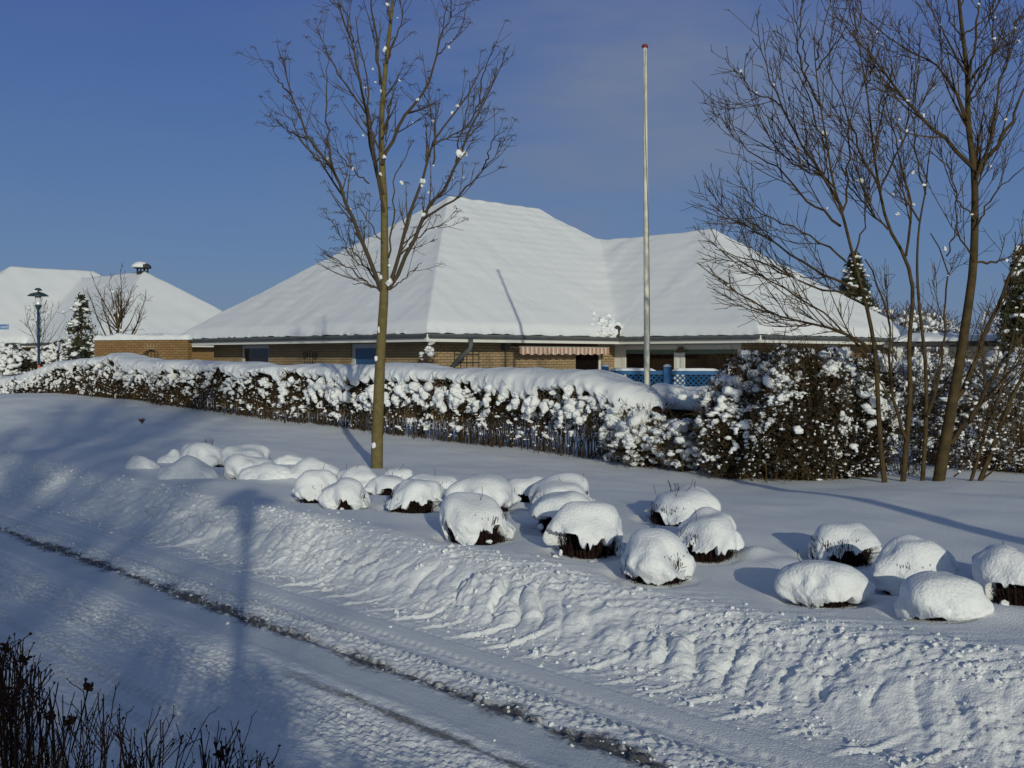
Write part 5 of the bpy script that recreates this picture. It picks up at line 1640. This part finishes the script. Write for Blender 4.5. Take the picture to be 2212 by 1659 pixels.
me_.materials.append(M['white'])
to.parent = pl
to.rotation_euler = (R_(90), 0, 0)
to.location = (w_s - .03, -.015, zc)

# ------------------------------------------------------------------ dry leaf on the smooth snow
lfp = atz(306, 893, .66)
lz = ground_z(lfp[0], lfp[1])
dl = MB()
pts = np.array([(0, 0, .0), (-.01, 0, .03), (-.06, 0, .075), (-.075, .01, .105), (-.02, 0, .095), (.03, -.01, .115), (.075, 0, .09), (.03, .01, .06), (.012, 0, .03)])
nn = len(pts)
dl.add(np.concatenate([pts, pts + [0, .006, 0]]), [(i, (i + 1) % nn, nn + (i + 1) % nn, nn + i) for i in range(nn)], [(0, i, i + 1) for i in range(1, nn - 1)] + [(nn, nn + i + 1, nn + i) for i in range(1, nn - 1)])
dl.tubes([[(0, 0, -.05), (0, 0, .02)]], .004, 4)
tag(dl.build('dry_leaf', M['leaf_brown'], loc=(lfp[0], lfp[1], lz)), 'small dark dry leaf sticking out of the smooth snow below the left hedge', 'leaf')

# ------------------------------------------------------------------ carport at the right
cpa, cpb = at(1925, 742, 33.0), at(2300, 748, 30.0)
dv = cpb[:2] - cpa[:2]; cl_ = np.linalg.norm(dv)
CP = empty('carport', (cpa[0], cpa[1], 0), 'flat dark-edged carport with snow on its roof, seen between the right hand trunks', 'carport', rotz=math.atan2(dv[1], dv[0]))
MB().box((0, 0, 2.12), (cl_, 4, 2.26)).build('roof', M['tile'], CP)
sm_ = MB(); ridge_snow(sm_, .02, cl_ - .02, .0, 3.9, 2.255, .26, 5, .15, 15); sm_.build('roof_snow', M['snow'], CP, smooth=True)
for p in (.2, cl_ * .33, cl_ * .66, cl_ - .2): MB().box((p - .05, .12, 0), (p + .05, .22, 2.12)).build('post', M['white'], CP)
MB().box((.6, 3.6, 0), (cl_ - .3, 3.7, 2.12)).build('back_wall', M['white'], CP)
# little orange shed
shp = at(2010, 812, 25)
SH = empty('garden_shed', (shp[0], 25, 0), 'small orange stained wooden hutch with a snowy roof between the right hand trunks', 'shed', rotz=R_(8))
wv = MB()
for i in range(12): wv.box((-.75 + i * .125, 0, 0), (-.75 + i * .125 + .118, .9, 1.38))
wv.build('wall', M['wood'], SH)
MB().box((-.2, -.02, .5), (.28, .0, 1.2)).build('window', M['glass'], SH)
MB().box((-.85, -.12, 1.382), (.85, 1.0, 1.45)).build('roof', M['tile'], SH)
sm_ = MB(); ridge_snow(sm_, -.86, .86, -.14, 1.02, 1.448, .24, 15, .08, 13); sm_.build('roof_snow', M['snow'], SH, smooth=True)

# ------------------------------------------------------------------ dead flower shrub in the near left corner
rng = np.random.default_rng(60)
topx = [-60, 0, 60, 100, 200, 300, 400, 520, 570, 640, 720]
topy = [1370, 1375, 1385, 1470, 1500, 1560, 1570, 1590, 1640, 1665, 1690]
n = 170
px_ = rng.uniform(-60, 600, n) ** 1.0
px_[:45] = rng.uniform(-60, 110, 45)
py_ = np.interp(px_, topx, topy) + np.abs(rng.normal(0, 70, n))
dep = rng.uniform(2.3, 3.1, n)
tips = np.array([at(a, b, c) for a, b, c in zip(px_, py_, dep)])
FG0 = at(200, 1659, 2.7)
gz0 = ground_z(FG0[0], FG0[1]) - .03
FG = empty('dead_flower_shrub', (FG0[0], FG0[1], gz0), 'dark bare shrub of thin upright stems with dried seed heads in the near left corner', 'shrub')
offv = np.array([FG0[0], FG0[1], gz0])
tips = tips - offv
root = tips.copy()
root[:, 0] += rng.normal(-.02, .06, n) ; root[:, 1] += rng.normal(0, .05, n)
root[:, 2] = np.array([ground_z(a + offv[0], b + offv[1]) for a, b in root[:, :2]]) - offv[2] - .05
f = np.linspace(0, 1, 8)[None, :, None]
P = root[:, None] * (1 - f) + tips[:, None] * f
bow = rng.normal(0, .025, (n, 1, 3)) * np.sin(f * math.pi)
P = P + bow + np.cumsum(rng.normal(0, .004, P.shape), axis=1)
R = np.linspace(1, .45, 8)[None] * rng.uniform(.0022, .0038, n)[:, None]
sb = MB().tubes(P, R, 5, cap=False)
P2, R2 = spawn(P, R, rng, 9, .05, .16, (20, 45), .12, .1, 5, .3, .7, .0011)
sb.tubes(P2, R2, 4, cap=False)
P3, R3 = spawn(P2, R2, rng, 8, .02, .06, (25, 50), .1, .12, 3, .3, .7, .0009)
sb.tubes(P3, R3, 3)
sb.build('stems', M['twig_red'], FG, smooth=True)
bd_ = MB()
e = np.concatenate([P2[rng.choice(len(P2), 420), -1], P3[rng.choice(len(P3), 200), -1]])
lumps(bd_, e, rng.uniform(.0018, .0036, (len(e), 3)), rng, 1, .4)
big = np.array([at(192, 1482, 2.6), at(52, 1425, 2.7), at(150, 1560, 2.6), at(480, 1625, 2.7), at(15, 1400, 2.9), at(110, 1550, 2.5), at(395, 1700, 2.6)]) - offv
for b_ in big:
    q_ = b_ + rng.normal(0, .006, (14, 3))
    lumps(bd_, q_, rng.uniform(.003, .006, (14, 3)), rng, 1, .5)
stuff(bd_.build('seed_heads', M['twig_red'], FG, smooth=True))
st_ = np.array([root[i] * .5 + np.array([0, 0, 0]) for i in range(1)])
for b_ in big: MB().tubes(np.array([[b_, b_ + [-.015, 0, -.06], b_ + [-.05, .01, -.17]]]), .0022, 5).build('seed_stalk', M['twig_red'], FG, smooth=True)
cs = np.array([at(10, 1560, 3.0), at(-30, 1640, 2.9), at(40, 1665, 3.0), at(70, 1620, 3.05), at(15, 1500, 3.1), at(110, 1660, 3.0)]) - offv
lump_parts('snow_clump', cs, rng.uniform(.03, .07, (len(cs), 3)), rng, FG, 3, .4)

# ------------------------------------------------------------------ trees and lamp standing behind the camera, whose shadows fall into view
make_lamp((.62, -3.3, .25), 'street lamp standing on the near verge behind the camera', 'street lamps')
lvS = [(3.2, .5, 1.5, (25, 55), .06, .1, 5, .1, .5, .012), (3.4, .2, .6, (25, 60), .03, .12, 4, .1, .6, .008)]

bare_tree('bare_tree', 'big bare tree standing far behind the camera, shading the near road', 2.6, -18, 8.6, 3.8, 3.6, rng, .16, 36, lvS, upang=(20, 70))
bare_tree('bare_tree', 'tall bare tree behind the camera further left, shading the far bank', 1.8, -21, 13.0, 5.6, 7.4, rng, .2, 40, lvS, upang=(20, 65))
lvT = [(4.5, .16, .62, (25, 48), .10, .07, 6, .12, .5, .0034)]
bare_tree('street_tree', 'second young street tree of the row, just outside the right edge of the photo', 5.2, 2.9, 7.6, 1.8, 3.1, rng, .12, 20, lvT, upang=(15, 30))

rngb = np.random.default_rng(9)
bush('evergreen_bush', 'dense dark evergreen bush on the near verge right behind the camera', 'bush',
     [((.30, -1.9, 1.15), (.42, .4, .85)), ((-.45, -2.0, .95), (.6, .4, .85)), ((-1.3, -2.3, .95), (.6, .4, .8)), ((1.0, -2.1, .9), (.5, .35, .85)), ((1.75, -2.1, .95), (.35, .3, .72))], rngb, 1500, 26000, 30, (.03, .08), stems=40, leafs=.035)
